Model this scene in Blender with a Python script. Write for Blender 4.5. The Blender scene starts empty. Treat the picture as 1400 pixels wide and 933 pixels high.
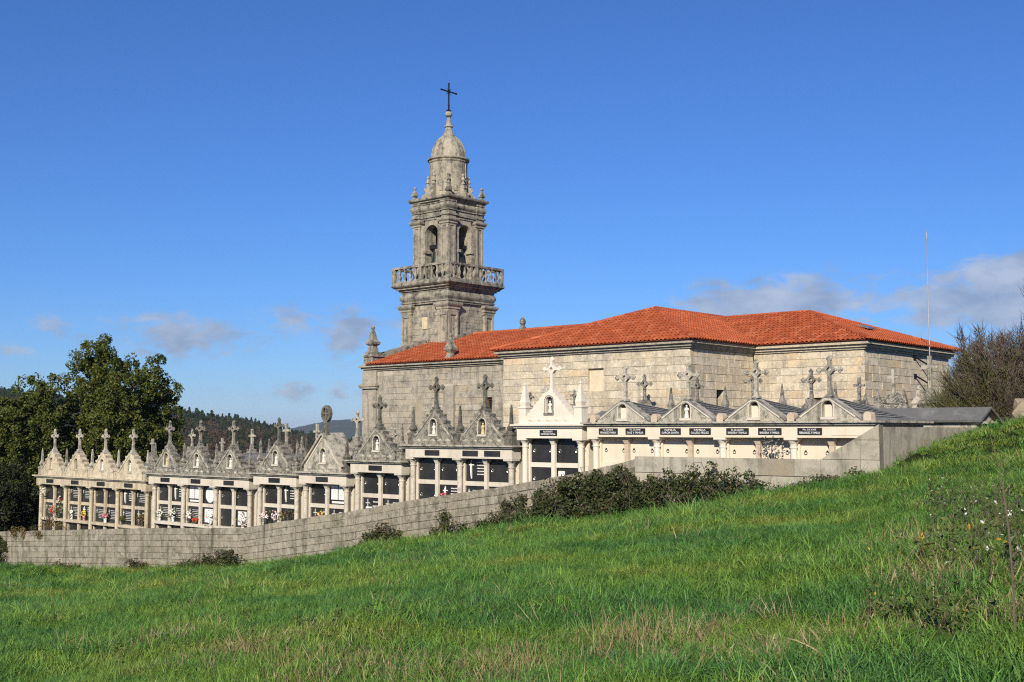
import bpy, bmesh, math, random
import numpy as np
from mathutils import Matrix, Vector
R = math.radians
sc = bpy.context.scene
col = sc.collection
random.seed(7)
# ------------------------------------------------------------------ camera
PITCH = math.atan(123.5 / 1590.0)
AZ = R(48.5)
fw = Vector((-math.cos(AZ), math.sin(AZ), 0)); rt = Vector((math.sin(AZ), math.cos(AZ), 0))
f3 = fw * math.cos(PITCH) + Vector((0, 0, math.sin(PITCH)))
u3 = -fw * math.sin(PITCH) + Vector((0, 0, math.cos(PITCH)))
cam = bpy.data.cameras.new('camera'); cam.sensor_width = 36.0; cam.lens = 1590.0 / 1400 * 36
cam.clip_start = 0.1; cam.clip_end = 30000
co = bpy.data.objects.new('camera', cam); col.objects.link(co)
M4 = Matrix.Identity(4)
for i in range(3):
    M4[i][0] = rt[i]; M4[i][1] = u3[i]; M4[i][2] = -f3[i]
co.matrix_world = M4
sc.camera = co
# ------------------------------------------------------------------ light
SUN_EL, SUN_AZ = R(27), R(29)          # azimuth measured from -Y towards +X
sdir = Vector((math.sin(SUN_AZ) * math.cos(SUN_EL), -math.cos(SUN_AZ) * math.cos(SUN_EL), math.sin(SUN_EL)))
world = bpy.data.worlds.new('World'); sc.world = world; world.use_nodes = True
W = world.node_tree; W.nodes.clear()
def wn(t, **k):
    n = W.nodes.new(t)
    for a, b in k.items(): setattr(n, a, b)
    return n
def wm(op, a, b=None, c=None):
    n = wn('ShaderNodeMath', operation=op)
    for i, q in enumerate((a, b, c)):
        if q is None: continue
        if isinstance(q, (int, float)): n.inputs[i].default_value = q
        else: W.links.new(q, n.inputs[i])
    return n.outputs[0]
sky = wn('ShaderNodeTexSky', sky_type='NISHITA'); sky.sun_disc = False
sky.sun_elevation = SUN_EL; sky.sun_rotation = math.pi - SUN_AZ
sky.altitude = 0; sky.air_density = 1.1; sky.dust_density = 0.0; sky.ozone_density = 10.0
tc = wn('ShaderNodeTexCoord'); sx = wn('ShaderNodeSeparateXYZ'); W.links.new(tc.outputs['Generated'], sx.inputs[0])
az_ = wm('ARCTAN2', sx.outputs[1], sx.outputs[0]); el_ = wm('ARCSINE', sx.outputs[2])
cmb = wn('ShaderNodeCombineXYZ'); W.links.new(wm('MULTIPLY', az_, 9.0), cmb.inputs[0]); W.links.new(wm('MULTIPLY', el_, 17.0), cmb.inputs[1])
def wnoise(scale, detail, rough, dist=0.0, off=0.0):
    n = wn('ShaderNodeTexNoise'); n.inputs['Scale'].default_value = scale; n.inputs['Detail'].default_value = detail
    n.inputs['Roughness'].default_value = rough; n.inputs['Distortion'].default_value = dist
    a = wn('ShaderNodeVectorMath', operation='ADD'); a.inputs[1].default_value = (off, off * 1.7, 0); W.links.new(cmb.outputs[0], a.inputs[0])
    W.links.new(a.outputs[0], n.inputs['Vector']); return n.outputs[0]
n_big = wnoise(1.3, 3, .5, off=3.1); n_det = wnoise(3.8, 10, .64, .35, off=1.0); n_sh = wnoise(2.2, 5, .55, off=9.3)
CL = [(2.57, .079, .046, .016, .95), (2.482, .095, .015, .012, .8), (2.436, .084, .018, .019, 1.0), (2.674, .082, .034, .009, .5), (2.451, .034, .09, .009, .55),
      (2.06, .108, .058, .019, 1.1), (2.120, .108, .030, .014, .6), (1.905, .103, .058, .026, 1.15), (1.872, .130, .028, .014, .8), (2.392, .086, .011, .013, .6), (2.70, .063, .02, .006, .4),
      (1.55, .11, .09, .03, 1.0), (1.2, .09, .07, .02, .9), (.7, .12, .1, .03, 1.0), (.1, .09, .08, .02, .9), (-.6, .1, .1, .03, .9), (-1.4, .11, .07, .02, .8), (-2.1, .1, .1, .025, 1.0), (-2.8, .09, .06, .02, .9), (2.98, .1, .06, .018, .8)]
tot = None
for a, e, sa, se, amp in CL:
    x = wm('MULTIPLY', wm('SUBTRACT', az_, a), 1 / sa); y = wm('MULTIPLY', wm('SUBTRACT', el_, e), 1 / se)
    g = wm('MULTIPLY', wm('EXPONENT', wm('MULTIPLY', wm('ADD', wm('MULTIPLY', x, x), wm('MULTIPLY', y, y)), -0.85)), amp)
    tot = g if tot is None else wm('ADD', tot, g)
dens = wm('ADD', wm('MULTIPLY', tot, .72), wm('MULTIPLY', wm('SUBTRACT', n_det, .5), 1.9))
dens = wm('ADD', dens, wm('MULTIPLY', wm('SUBTRACT', n_big, .5), .35))
mr = wn('ShaderNodeMapRange', interpolation_type='SMOOTHSTEP'); mr.inputs['From Min'].default_value = .10; mr.inputs['From Max'].default_value = .62
W.links.new(dens, mr.inputs[0])
cmask = wm('MULTIPLY', wm('MINIMUM', mr.outputs[0], 1.0), wm('MINIMUM', wm('MULTIPLY', tot, 2.2), .82))
CS = 8.0
crm = wn('ShaderNodeMix', data_type='RGBA'); crm.inputs['A'].default_value = (.33 * CS, .41 * CS, .58 * CS, 1); crm.inputs['B'].default_value = (.58 * CS, .64 * CS, .77 * CS, 1)
mr2 = wn('ShaderNodeMapRange'); mr2.inputs['From Min'].default_value = .36; mr2.inputs['From Max'].default_value = .66; W.links.new(n_sh, mr2.inputs[0]); W.links.new(mr2.outputs[0], crm.inputs['Factor'])
mixc = wn('ShaderNodeMix', data_type='RGBA'); W.links.new(cmask, mixc.inputs['Factor']); tint = wn('ShaderNodeMix', data_type='RGBA', blend_type='MULTIPLY'); tint.inputs['Factor'].default_value = 1.0; tint.inputs['B'].default_value = (.72, .82, 1.05, 1); W.links.new(sky.outputs[0], tint.inputs['A']); W.links.new(tint.outputs['Result'], mixc.inputs['A']); W.links.new(crm.outputs['Result'], mixc.inputs['B'])
bg = wn('ShaderNodeBackground'); bg.inputs['Strength'].default_value = 0.088
wo = wn('ShaderNodeOutputWorld'); W.links.new(mixc.outputs['Result'], bg.inputs[0]); W.links.new(bg.outputs[0], wo.inputs[0])
sl = bpy.data.lights.new('sun', 'SUN'); sl.energy = 5.0; sl.angle = R(.53); sl.color = (1, .905, .75)
so = bpy.data.objects.new('sun', sl); col.objects.link(so); so.rotation_euler = (-sdir).to_track_quat('-Z', 'Y').to_euler(); so.location = sdir * 60
sc.view_settings.view_transform = 'Standard'; sc.view_settings.look = 'None'; sc.view_settings.exposure = 0.3; sc.view_settings.gamma = 1.0
try:
    sc.view_settings.use_curve_mapping = False
except Exception: pass
sc.render.engine = 'CYCLES'
sc.cycles.pixel_filter_type = 'BLACKMAN_HARRIS'; sc.cycles.filter_width = 1.15; sc.cycles.max_bounces = 6; sc.cycles.transparent_max_bounces = 8; sc.cycles.use_denoising = False
# ------------------------------------------------------------------ materials
MATS = {}
class NT:
    def __init__(s, name):
        s.m = bpy.data.materials.new(name); s.m.use_nodes = True; s.t = s.m.node_tree
        s.b = s.t.nodes['Principled BSDF']; s.pos = s.n('ShaderNodeNewGeometry')
        MATS[name] = s.m
    def n(s, t, **k):
        x = s.t.nodes.new(t)
        for a, b in k.items(): setattr(x, a, b)
        return x
    def L(s, a, b): s.t.links.new(a, b)
    def noise(s, scale, detail=4, rough=.6, vec=None, stretch=None, dist=0):
        x = s.n('ShaderNodeTexNoise'); x.inputs['Scale'].default_value = scale; x.inputs['Detail'].default_value = detail
        x.inputs['Roughness'].default_value = rough; x.inputs['Distortion'].default_value = dist
        v = vec or s.pos.outputs['Position']
        if stretch:
            m = s.n('ShaderNodeVectorMath', operation='MULTIPLY'); m.inputs[1].default_value = stretch; s.L(v, m.inputs[0]); v = m.outputs[0]
        s.L(v, x.inputs['Vector']); return x.outputs[0]
    def rng(s, v, a, b, c=0., d=1.):
        x = s.n('ShaderNodeMapRange'); x.inputs[1].default_value = a; x.inputs[2].default_value = b; x.inputs[3].default_value = c; x.inputs[4].default_value = d
        s.L(v, x.inputs[0]); return x.outputs[0]
    def math(s, op, a, b=0.):
        x = s.n('ShaderNodeMath', operation=op)
        for i, q in enumerate((a, b)):
            if isinstance(q, (int, float)): x.inputs[i].default_value = q
            else: s.L(q, x.inputs[i])
        return x.outputs[0]
    def mix(s, f, a, b, mode='MIX'):
        x = s.n('ShaderNodeMix', data_type='RGBA', blend_type=mode)
        for k, q in (('Factor', f), ('A', a), ('B', b)):
            if isinstance(q, (int, float)): x.inputs[k].default_value = q
            elif isinstance(q, tuple): x.inputs[k].default_value = q if len(q) == 4 else q + (1,)
            else: s.L(q, x.inputs[k])
        return x.outputs['Result']
    def rnd(s):
        o = s.n('ShaderNodeObjectInfo')
        return s.math('FRACT', s.math('ADD', s.pos.outputs['Random Per Island'], s.math('MULTIPLY', o.outputs['Random'], 7.13)))
    def ramp(s, f, stops):
        x = s.n('ShaderNodeValToRGB'); e = x.color_ramp.elements
        while len(e) < len(stops): e.new(.5)
        for q, (p, c) in zip(e, stops): q.position = p; q.color = c + (1,)
        s.L(f, x.inputs[0]); return x.outputs[0]
    def bump(s, h, dist=.01, st=.6):
        x = s.n('ShaderNodeBump'); x.inputs['Strength'].default_value = st; x.inputs['Distance'].default_value = dist
        s.L(h, x.inputs['Height']); s.L(x.outputs[0], s.b.inputs['Normal'])
    def fin(s, c, rough=.85, spec=.3):
        if isinstance(c, tuple): s.b.inputs['Base Color'].default_value = c + (1,)
        else: s.L(c, s.b.inputs['Base Color'])
        s.b.inputs['Roughness'].default_value = rough; s.b.inputs['Specular IOR Level'].default_value = spec
        return s.m
def stone(name, stops, lich, lo, hi, fine=.25, scale=1.1, lich2=None, bump=.012, rough=.92, lo2=.56, hi2=.68, streak=0.):
    s = NT(name)
    c = s.ramp(s.rnd(), stops)
    c = s.mix(s.rng(s.noise(2.3, 6, .65), .35, .7), c, s.mix(.55, c, (stops[0][1])))
    c = s.mix(s.rng(s.noise(scale, 9, .72), lo, hi), c, lich)
    if lich2: c = s.mix(s.rng(s.noise(scale * 5.3, 7, .7), lo2, hi2), c, lich2)
    if streak: c = s.mix(s.rng(s.noise(1.0, 7, .7, stretch=(3.2, 3.2, .42)), .50, .68, 0, streak), c, tuple(x * .62 for x in lich))
    sp = s.rng(s.noise(38, 3, .7), .25, .75, 1 - fine, 1 + fine * .6)
    c = s.mix(1.0, c, sp, 'MULTIPLY')
    s.bump(s.math('ADD', s.noise(26, 6, .7), s.math('MULTIPLY', s.noise(4, 4, .6), 1.5)), bump, .8)
    return s.fin(c, rough, .2)
G = lambda r, g, b: (r, g, b)
stone('granite_warm', [(0, G(.50, .43, .31)), (.25, G(.62, .52, .355)), (.5, G(.62, .55, .435)), (.72, G(.46, .405, .31)), (.88, G(.62, .44, .24)), (1, G(.70, .62, .49))], (.36, .325, .26), .48, .64, .34, 2.4, (.72, .67, .565), lo2=.54, hi2=.64, streak=.55)
stone('granite_nave', [(0, G(.36, .325, .255)), (.35, G(.43, .385, .295)), (.6, G(.35, .32, .265)), (.85, G(.40, .335, .235)), (1, G(.48, .435, .36))], (.21, .195, .165), .47, .64, .36, 2.4, (.54, .50, .43), lo2=.55, hi2=.65, streak=.7)
stone('granite_tower', [(0, G(.34, .305, .235)), (.5, G(.41, .365, .275)), (.8, G(.35, .32, .26)), (1, G(.45, .395, .30))], (.14, .133, .112), .47, .64, .42, 3.0, (.52, .485, .41), lo2=.55, hi2=.65, streak=.85)
stone('granite_trim', [(0, G(.32, .29, .23)), (1, G(.39, .355, .285))], (.10, .097, .085), .45, .60, .4, 3.6, (.49, .46, .39), lo2=.56, hi2=.66, streak=.8)
stone('mortar', [(0, G(.36, .315, .235)), (1, G(.41, .36, .27))], (.26, .235, .185), .45, .7)
stone('tomb_yellow', [(0, G(.53, .455, .325)), (1, G(.61, .535, .40))], (.30, .26, .185), .49, .66, .28, 4.2, (.20, .19, .155), lo2=.57, hi2=.67, streak=.6)
stone('tomb_column', [(0, G(.54, .49, .40)), (1, G(.60, .55, .45))], (.33, .30, .25), .50, .66, .34, 6., (.25, .24, .21), lo2=.56, hi2=.66)
stone('tomb_light', [(0, G(.56, .51, .42)), (1, G(.61, .56, .47))], (.45, .39, .30), .54, .78, .15, 2., streak=0.4)
stone('tomb_dark', [(0, G(.24, .225, .185)), (.5, G(.29, .27, .22)), (1, G(.26, .24, .20))], (.075, .073, .064), .45, .58, .45, 5.5, (.52, .49, .42), lo2=.54, hi2=.62)
stone('tomb_black', [(0, G(.15, .145, .115)), (1, G(.19, .18, .145))], (.055, .055, .045), .46, .60, .4, 6.5, (.34, .33, .27), lo2=.57, hi2=.66)
stone('tomb_mid', [(0, G(.42, .385, .31)), (1, G(.48, .44, .36))], (.14, .135, .115), .48, .62, .35, 4.6, (.55, .52, .44), lo2=.55, hi2=.64, streak=0.7)
stone('tomb_white', [(0, G(.66, .60, .50)), (1, G(.70, .64, .54))], (.58, .52, .42), .5, .8, .1, 2., bump=.004, streak=.2)
stone('tomb_cream', [(0, G(.66, .58, .46)), (.6, G(.68, .60, .49)), (1, G(.64, .55, .42))], (.60, .49, .35), .52, .8, .08, 1.3, bump=.003, streak=0.22)
stone('tomb_pinkish', [(0, G(.52, .42, .32)), (1, G(.56, .46, .36))], (.44, .35, .26), .48, .74, .2, 2.5)
stone('concrete_block', [(0, G(.25, .22, .165)), (.35, G(.36, .325, .25)), (.7, G(.30, .27, .21)), (1, G(.39, .355, .28))], (.15, .14, .105), .47, .64, .36, 3.4, (.48, .445, .37), lo2=.55, hi2=.65, streak=.95)
stone('concrete_mortar', [(0, G(.21, .19, .145)), (1, G(.25, .225, .17))], (.14, .13, .10), .45, .7)
stone('concrete_panel', [(0, G(.38, .35, .275)), (.4, G(.44, .41, .325)), (.75, G(.40, .37, .30)), (.9, G(.28, .235, .165)), (1, G(.43, .40, .32))], (.24, .225, .175), .49, .66, .2, 2.0, streak=0.75)
stone('roof_slab', [(0, G(.13, .13, .125)), (1, G(.17, .168, .16))], (.30, .29, .27), .52, .74, .25, 1.6, (.10, .10, .10), streak=0.4)
stone('roof_sheet', [(0, G(.22, .22, .21)), (1, G(.26, .26, .25))], (.14, .138, .13), .47, .66, .2, 2.2, streak=.5)
stone('rock', [(0, G(.33, .27, .18)), (1, G(.38, .31, .21))], (.15, .13, .09), .45, .66, .35, 2.5, (.42, .38, .28))
stone('rock_brown', [(0, G(.17, .10, .07)), (1, G(.21, .13, .09))], (.08, .06, .04), .45, .62, .4, 6., (.28, .22, .15))
stone('statue_white', [(0, G(.68, .65, .58)), (1, G(.72, .69, .62))], (.55, .50, .42), .5, .8, .1, 6.)
stone('statue_ochre', [(0, G(.56, .44, .22)), (1, G(.60, .48, .26))], (.44, .33, .2), .5, .8, .1, 6.)
# plain ones
def plain(name, c, rough=.6, spec=.4, metal=0., var=.15, scale=12):
    s = NT(name)
    k = s.rng(s.noise(scale, 4), .3, .7, 1 - var, 1 + var)
    m = s.fin(s.mix(1.0, c, k, 'MULTIPLY'), rough, spec); s.b.inputs['Metallic'].default_value = metal; return m
def marble(name, c, c2):
    s = NT(name); f = s.rng(s.noise(60, 2, .7), .45, .75)
    dust = s.rng(s.noise(1.7, 5, .6), .4, .75, 0, .35)
    s.fin(s.mix(dust, s.mix(f, c, c2), (.075, .073, .07)), .32, .5)
marble('marble_black', (.017, .0165, .017), (.03, .029, .029))
plain('iron', (.025, .025, .027), .6, .4, .6); plain('bronze', (.05, .06, .05), .5, .5, .7)
plain('steel', (.30, .31, .32), .5, .4, .3); plain('letter_white', (.72, .71, .68), .6); plain('letter_grey', (.52, .52, .50), .6)
plain('ring_metal', (.62, .60, .55), .35, .5, .8); plain('glass_dark', (.012, .014, .016), .12, .5)
plain('wood_brown', (.16, .075, .035), .7); plain('infill_cream', (.60, .50, .36), .9, .2, var=.1, scale=5); plain('void_dark', (.02, .02, .02), .9, .1)
plain('niche_dark', (.045, .047, .055), .8, .2); plain('vase_white', (.72, .71, .68), .4); plain('vase_dark', (.05, .055, .06), .4); plain('vase_pink', (.65, .28, .26), .5)
for n, c in dict(fl_white=(.78, .76, .70), fl_pink=(.72, .22, .30), fl_red=(.55, .035, .03), fl_palepink=(.76, .50, .54), fl_yellow=(.75, .55, .06), fl_brown=(.24, .07, .04), fl_orange=(.65, .13, .03)).items(): plain(n, c, .8, .2, var=.25, scale=60)
def leafmat(name, stops, trans=.25, rough=.55, scale=.7, spec=.3):
    s = NT(name)
    c = s.ramp(s.math('ADD', s.math('MULTIPLY', s.rnd(), .75), s.math('MULTIPLY', s.noise(scale, 3), .25)), stops)
    m = s.fin(c, rough, spec)
    tr = s.n('ShaderNodeBsdfTranslucent'); s.L(c, tr.inputs[0]); mx = s.n('ShaderNodeMixShader'); mx.inputs[0].default_value = trans
    s.L(s.b.outputs[0], mx.inputs[1]); s.L(tr.outputs[0], mx.inputs[2]); s.L(mx.outputs[0], s.t.nodes['Material Output'].inputs['Surface']); return m
leafmat('leaf_oak', [(0, G(.032, .052, .009)), (.4, G(.068, .092, .013)), (.7, G(.115, .128, .019)), (1, G(.18, .165, .032))])
leafmat('leaf_oak_shaded', [(0, G(.014, .020, .005)), (.5, G(.024, .032, .008)), (1, G(.045, .05, .014))])  # oak leaf colours darkened to stand in for deep shade under the trees
leafmat('leaf_bramble', [(0, G(.020, .030, .010)), (.45, G(.040, .054, .016)), (.75, G(.070, .088, .026)), (.9, G(.11, .075, .03)), (1, G(.12, .125, .05))], .15)
leafmat('leaf_broom', [(0, G(.05, .058, .02)), (.5, G(.085, .088, .03)), (1, G(.15, .13, .045))], .1)
leafmat('leaf_autumn', [(0, G(.10, .085, .03)), (.5, G(.16, .12, .03)), (1, G(.22, .13, .03))], .2)
leafmat('leaf_plant', [(0, G(.05, .07, .02)), (.6, G(.11, .12, .03)), (1, G(.20, .18, .05))], .2)
leafmat('leaf_greygreen', [(0, G(.12, .15, .14)), (1, G(.24, .27, .26))], .2)
leafmat('leaf_weed', [(0, G(.05, .09, .02)), (.6, G(.09, .13, .03)), (1, G(.16, .16, .04))], .25)
leafmat('leaf_yellow', [(0, G(.45, .28, .03)), (1, G(.62, .42, .05))], .3)
leafmat('leaf_pale', [(0, G(.55, .53, .48)), (1, G(.70, .68, .63))], .2)
leafmat('straw', [(0, G(.22, .16, .08)), (.5, G(.32, .25, .13)), (1, G(.45, .38, .22))], .2)
stone('bark', [(0, G(.07, .055, .04)), (1, G(.10, .08, .06))], (.04, .035, .028), .45, .7, .3, 5)
stone('twig', [(0, G(.075, .058, .046)), (.5, G(.13, .10, .08)), (1, G(.17, .13, .10))], (.06, .045, .035), .45, .7, .2, 3)
# grass: colour varies over the meadow
s = NT('grass')
big = s.noise(.30, 4, .6, stretch=(.55, 1.7, 0)); mid = s.noise(1.3, 5, .65, stretch=(.7, 1.5, 0))
f = s.math('ADD', s.math('MULTIPLY', big, .9), s.math('MULTIPLY', mid, .5)); f = s.math('SUBTRACT', f, .11)
c = s.ramp(f, [(.42, G(.038, .122, .038)), (.54, G(.062, .165, .034)), (.64, G(.112, .205, .033)), (.78, G(.20, .23, .052))])
c = s.mix(s.rng(s.rnd(), .0, 1., 0, .5), c, s.mix(.5, c, (.17, .215, .035)))
c = s.mix(1.0, c, s.rng(s.math('FRACT', s.math('MULTIPLY', s.rnd(), 13.7)), 0, 1, .62, 1.75), 'MULTIPLY')
s.fin(c, .5, .25)
tr = s.n('ShaderNodeBsdfTranslucent'); s.L(c, tr.inputs[0]); mx = s.n('ShaderNodeMixShader'); mx.inputs[0].default_value = .16
s.L(s.b.outputs[0], mx.inputs[1]); s.L(tr.outputs[0], mx.inputs[2]); s.L(mx.outputs[0], s.t.nodes['Material Output'].inputs['Surface'])
s = NT('meadow_soil')
c = s.ramp(s.noise(.5, 6, .65), [(.3, G(.02, .034, .010)), (.6, G(.032, .045, .012)), (.8, G(.055, .05, .022))])
s.fin(c, .95, .1); s.bump(s.noise(9, 6, .7), .05)
s = NT('terracotta')
c = s.ramp(s.rnd(), [(0, G(.28, .060, .022)), (.3, G(.35, .076, .027)), (.7, G(.39, .090, .032)), (1, G(.45, .13, .055))])
c = s.mix(s.rng(s.noise(.8, 6, .7), .48, .74, 0, .6), c, (.27, .075, .034)); c = s.mix(s.rng(s.noise(3.5, 7, .75), .56, .72, 0, .6), c, (.20, .13, .09))
s.fin(c, .85, .25); s.bump(s.noise(40, 4), .004)
s = NT('hill_soil'); s.fin(s.ramp(s.noise(.02, 5), [(.3, G(.035, .035, .018)), (.7, G(.07, .05, .028))]), 1, 0)
s = NT('mountain'); s.fin(s.ramp(s.noise(.004, 6, .65), [(.35, G(.028, .040, .022)), (.6, G(.05, .055, .03)), (.75, G(.09, .08, .05))]), 1, 0)
leafmat('forest_green', [(0, G(.014, .026, .010)), (.6, G(.026, .040, .014)), (1, G(.045, .055, .02))], .1, .8, .01)
leafmat('forest_brown', [(0, G(.055, .040, .028)), (.5, G(.085, .058, .036)), (1, G(.11, .085, .05))], .1, .8, .01)
# ------------------------------------------------------------------ mesh helpers
ORG = {}
class MB:
    def __init__(s): s.v = []; s.f = []; s.mi = []
    def add(s, vs, fs, m=0):
        o = len(s.v); s.v += [tuple(v) for v in vs]; s.f += [tuple(i + o for i in f) for f in fs]; s.mi += [m] * len(fs); return s
    def box(s, x0, x1, y0, y1, z0, z1, m=0):
        return s.add([(x0, y0, z0), (x1, y0, z0), (x1, y1, z0), (x0, y1, z0), (x0, y0, z1), (x1, y0, z1), (x1, y1, z1), (x0, y1, z1)],
                     [(0, 3, 2, 1), (4, 5, 6, 7), (0, 1, 5, 4), (1, 2, 6, 5), (2, 3, 7, 6), (3, 0, 4, 7)], m)
    def prism(s, poly, y0, y1, m=0, axis='Y'):      # poly of (x,z) extruded along Y, or of (y,z) along X
        n = len(poly); p = (lambda a, b, t: (a, t, b)) if axis == 'Y' else (lambda a, b, t: (t, a, b))
        vs = [p(a, b, y0) for a, b in poly] + [p(a, b, y1) for a, b in poly]
        return s.add(vs, [tuple(range(n)), tuple(range(2 * n - 1, n - 1, -1))] + [(i, (i + 1) % n, n + (i + 1) % n, n + i) for i in range(n)], m)
    def lathe(s, x, y, prof, n=12, ph=0., m=0):     # prof of (r,z), ends closed
        k = len(prof); vs = []
        for r, z in prof:
            for i in range(n):
                a = ph + 2 * math.pi * i / n; vs.append((x + r * math.cos(a), y + r * math.sin(a), z))
        fs = [(j * n + i, j * n + (i + 1) % n, (j + 1) * n + (i + 1) % n, (j + 1) * n + i) for j in range(k - 1) for i in range(n)]
        fs += [tuple(range(n - 1, -1, -1)), tuple(range((k - 1) * n, k * n))]
        return s.add(vs, fs, m)
    def sq(s, x, y, prof, m=0):                     # square section stack, half widths
        return s.lathe(x, y, [(h * math.sqrt(2), z) for h, z in prof], 4, math.pi / 4, m)
    def tube(s, pts, rad, n=6, m=0):
        pts = [Vector(p) for p in pts]; vs = []
        if not isinstance(rad, (list, tuple)): rad = [rad] * len(pts)
        for i, p in enumerate(pts):
            d = (pts[min(i + 1, len(pts) - 1)] - pts[max(i - 1, 0)]).normalized()
            a = d.cross(Vector((0, 0, 1)) if abs(d.z) < .9 else Vector((1, 0, 0))).normalized(); b = d.cross(a)
            for k in range(n):
                t = 2 * math.pi * k / n; vs.append(p + a * (rad[i] * math.cos(t)) + b * (rad[i] * math.sin(t)))
        k = len(pts)
        fs = [(j * n + i, j * n + (i + 1) % n, (j + 1) * n + (i + 1) % n, (j + 1) * n + i) for j in range(k - 1) for i in range(n)]
        fs += [tuple(range(n - 1, -1, -1)), tuple(range((k - 1) * n, k * n))]
        return s.add(vs, fs, m)
    def ball(s, x, y, z, r, n=8, k=5, sz=1., m=0):
        return s.lathe(x, y, [(max(r * math.sin(math.pi * j / k), .001), z - r * sz * math.cos(math.pi * j / k)) for j in range(k + 1)], n, 0, m)
    def obox(s, c, ex, ey, ez, m=0):                # oriented box: centre and three half vectors
        c = Vector(c); ex = Vector(ex); ey = Vector(ey); ez = Vector(ez); vs = []
        for k in (-1, 1):
            for a, b in ((-1, -1), (1, -1), (1, 1), (-1, 1)): vs.append(c + ex * a + ey * b + ez * k)
        return s.add(vs, [(0, 3, 2, 1), (4, 5, 6, 7), (0, 1, 5, 4), (1, 2, 6, 5), (2, 3, 7, 6), (3, 0, 4, 7)], m)
    def build(s, name, mats, parent=None, smooth=False, fix=True, org=None, jit=0.):
        if isinstance(mats, str): mats = [mats]
        if parent is not None: o0 = ORG[parent.name]
        else:
            xs = [v[0] for v in s.v]; ys = [v[1] for v in s.v]; zs = [v[2] for v in s.v]
            o0 = org or Vector(((min(xs) + max(xs)) / 2, (min(ys) + max(ys)) / 2, min(zs)))
        me = bpy.data.meshes.new(name)
        vv = [(a - o0[0], b - o0[1], c - o0[2]) for a, b, c in s.v]
        if jit: vv = [(a + random.uniform(-jit, jit), b + random.uniform(-jit, jit), c + random.uniform(-jit, jit)) for a, b, c in vv]
        me.from_pydata(vv, [], s.f)
        for q in mats: me.materials.append(MATS[q])
        if len(mats) > 1: me.polygons.foreach_set('material_index', s.mi)
        if fix:
            bm = bmesh.new(); bm.from_mesh(me); bmesh.ops.recalc_face_normals(bm, faces=bm.faces); bm.to_mesh(me); bm.free()
        if smooth: me.polygons.foreach_set('use_smooth', [True] * len(me.polygons))
        me.update()
        o = bpy.data.objects.new(name, me); col.objects.link(o)
        if parent is not None: o.parent = parent
        else: o.location = o0
        ORG[o.name] = Vector(o0); return o
def tag(o, label=None, cat=None, group=None, kind=None):
    if label: o['label'] = label
    if cat: o['category'] = cat
    if group: o['group'] = group
    if kind: o['kind'] = kind
    return o
def thing(name, loc, label, cat, group=None):
    o = bpy.data.objects.new(name, None); col.objects.link(o); o.location = loc; o.empty_display_size = .3; ORG[o.name] = Vector(loc)
    return tag(o, label, cat, group)
# ------------------------------------------------------------------ terrain
GX = [-400, -90, -53, -46.2, -41.6, -35.3, -31.6, -26.5, -22.3, -18.2, -14.2, -11.2, 10, 40]; GZ = [-22, -9.1, -6.16, -5.76, -5.36, -4.62, -4.08, -3.14, -2.41, -1.94, -1.49, -1.0, 1.55, 3.]
def sst(a, b, x):
    t = min(1, max(0, (x - a) / (b - a))); return t * t * (3 - 2 * t)
def ground(X, Y):
    g = float(np.interp(X, GX, GZ)); xc = max(-90, min(40, X)); z0 = -1.6 + .1196 * xc
    t = max(-2, min(1, Y / 25.1)); z = z0 * (1 - t) + g * t
    if Y > 25.1:
        e = sst(-11.6, -10.6, X); z += e * .095 * min(Y - 25.1, 8)
    z += .22 * sst(-11.6, -8.5, X) * sst(21, 30, Y)
    if Y < 60: z -= float(np.interp(X, [-52, -42, -33, -22, -14, -11], [0, .1, .38, .34, .18, 0])) * sst(5, 17, Y)
    z += .42 * sst(-11.5, -10.9, X) * sst(24.6, 27, Y) * (1 - .75 * sst(28.5, 32, Y))
    r = math.hypot(X + 25, Y - 25)
    if r < 70: z += .05 * math.sin(X * .9 + Y * .4) * math.sin(Y * .7 - X * .3) + .03 * math.sin(X * 2.1 + 1) * math.sin(Y * 1.9)
    if r > 62: z -= 42 * (1 - math.exp(-(r - 62) / 190))
    return z
def axis(lo, hi, st, far):
    a = list(np.arange(lo, hi + .01, st)); q = st; x = lo; L = []
    while x > -far: q *= 1.45; x -= q; L.append(x)
    q = st; x = hi; H = []
    while x < far: q *= 1.45; x += q; H.append(x)
    return L[::-1] + a + H
ax = axis(-60, 14, .7, 9000); ay = axis(-6, 44, .7, 9000)
mb = MB(); nx = len(ax)
mb.add([(x, y, ground(x, y)) for y in ay for x in ax], [(j * nx + i, j * nx + i + 1, (j + 1) * nx + i + 1, (j + 1) * nx + i) for j in range(len(ay) - 1) for i in range(nx - 1)])
tag(mb.build('meadow', 'meadow_soil', smooth=True, fix=False, org=Vector((0, 0, 0))), kind='structure')
def ridge_sheet(name, pts, mat, rows, depth_fn, jitter, seed):
    rg = random.Random(seed); P = []
    for k in range(len(pts) - 1):
        for t in np.linspace(0, 1, 9)[:-1]: P.append([pts[k][i] * (1 - t) + pts[k + 1][i] * t for i in range(3)])
    P.append(list(pts[-1])); n = len(P); vs = []
    for r in range(rows + 1):
        t = r / rows
        for x, y, z in P:
            q, zz = depth_fn(t, z); vs.append((x * q, y * q, zz + rg.uniform(-jitter, jitter)))
    m = MB(); m.add(vs, [(j * n + i, j * n + i + 1, (j + 1) * n + i + 1, (j + 1) * n + i) for j in range(rows) for i in range(n - 1)])
    tag(m.build(name, mat, smooth=True, fix=False, org=Vector((0, 0, 0))), kind='structure'); return vs, n
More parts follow.
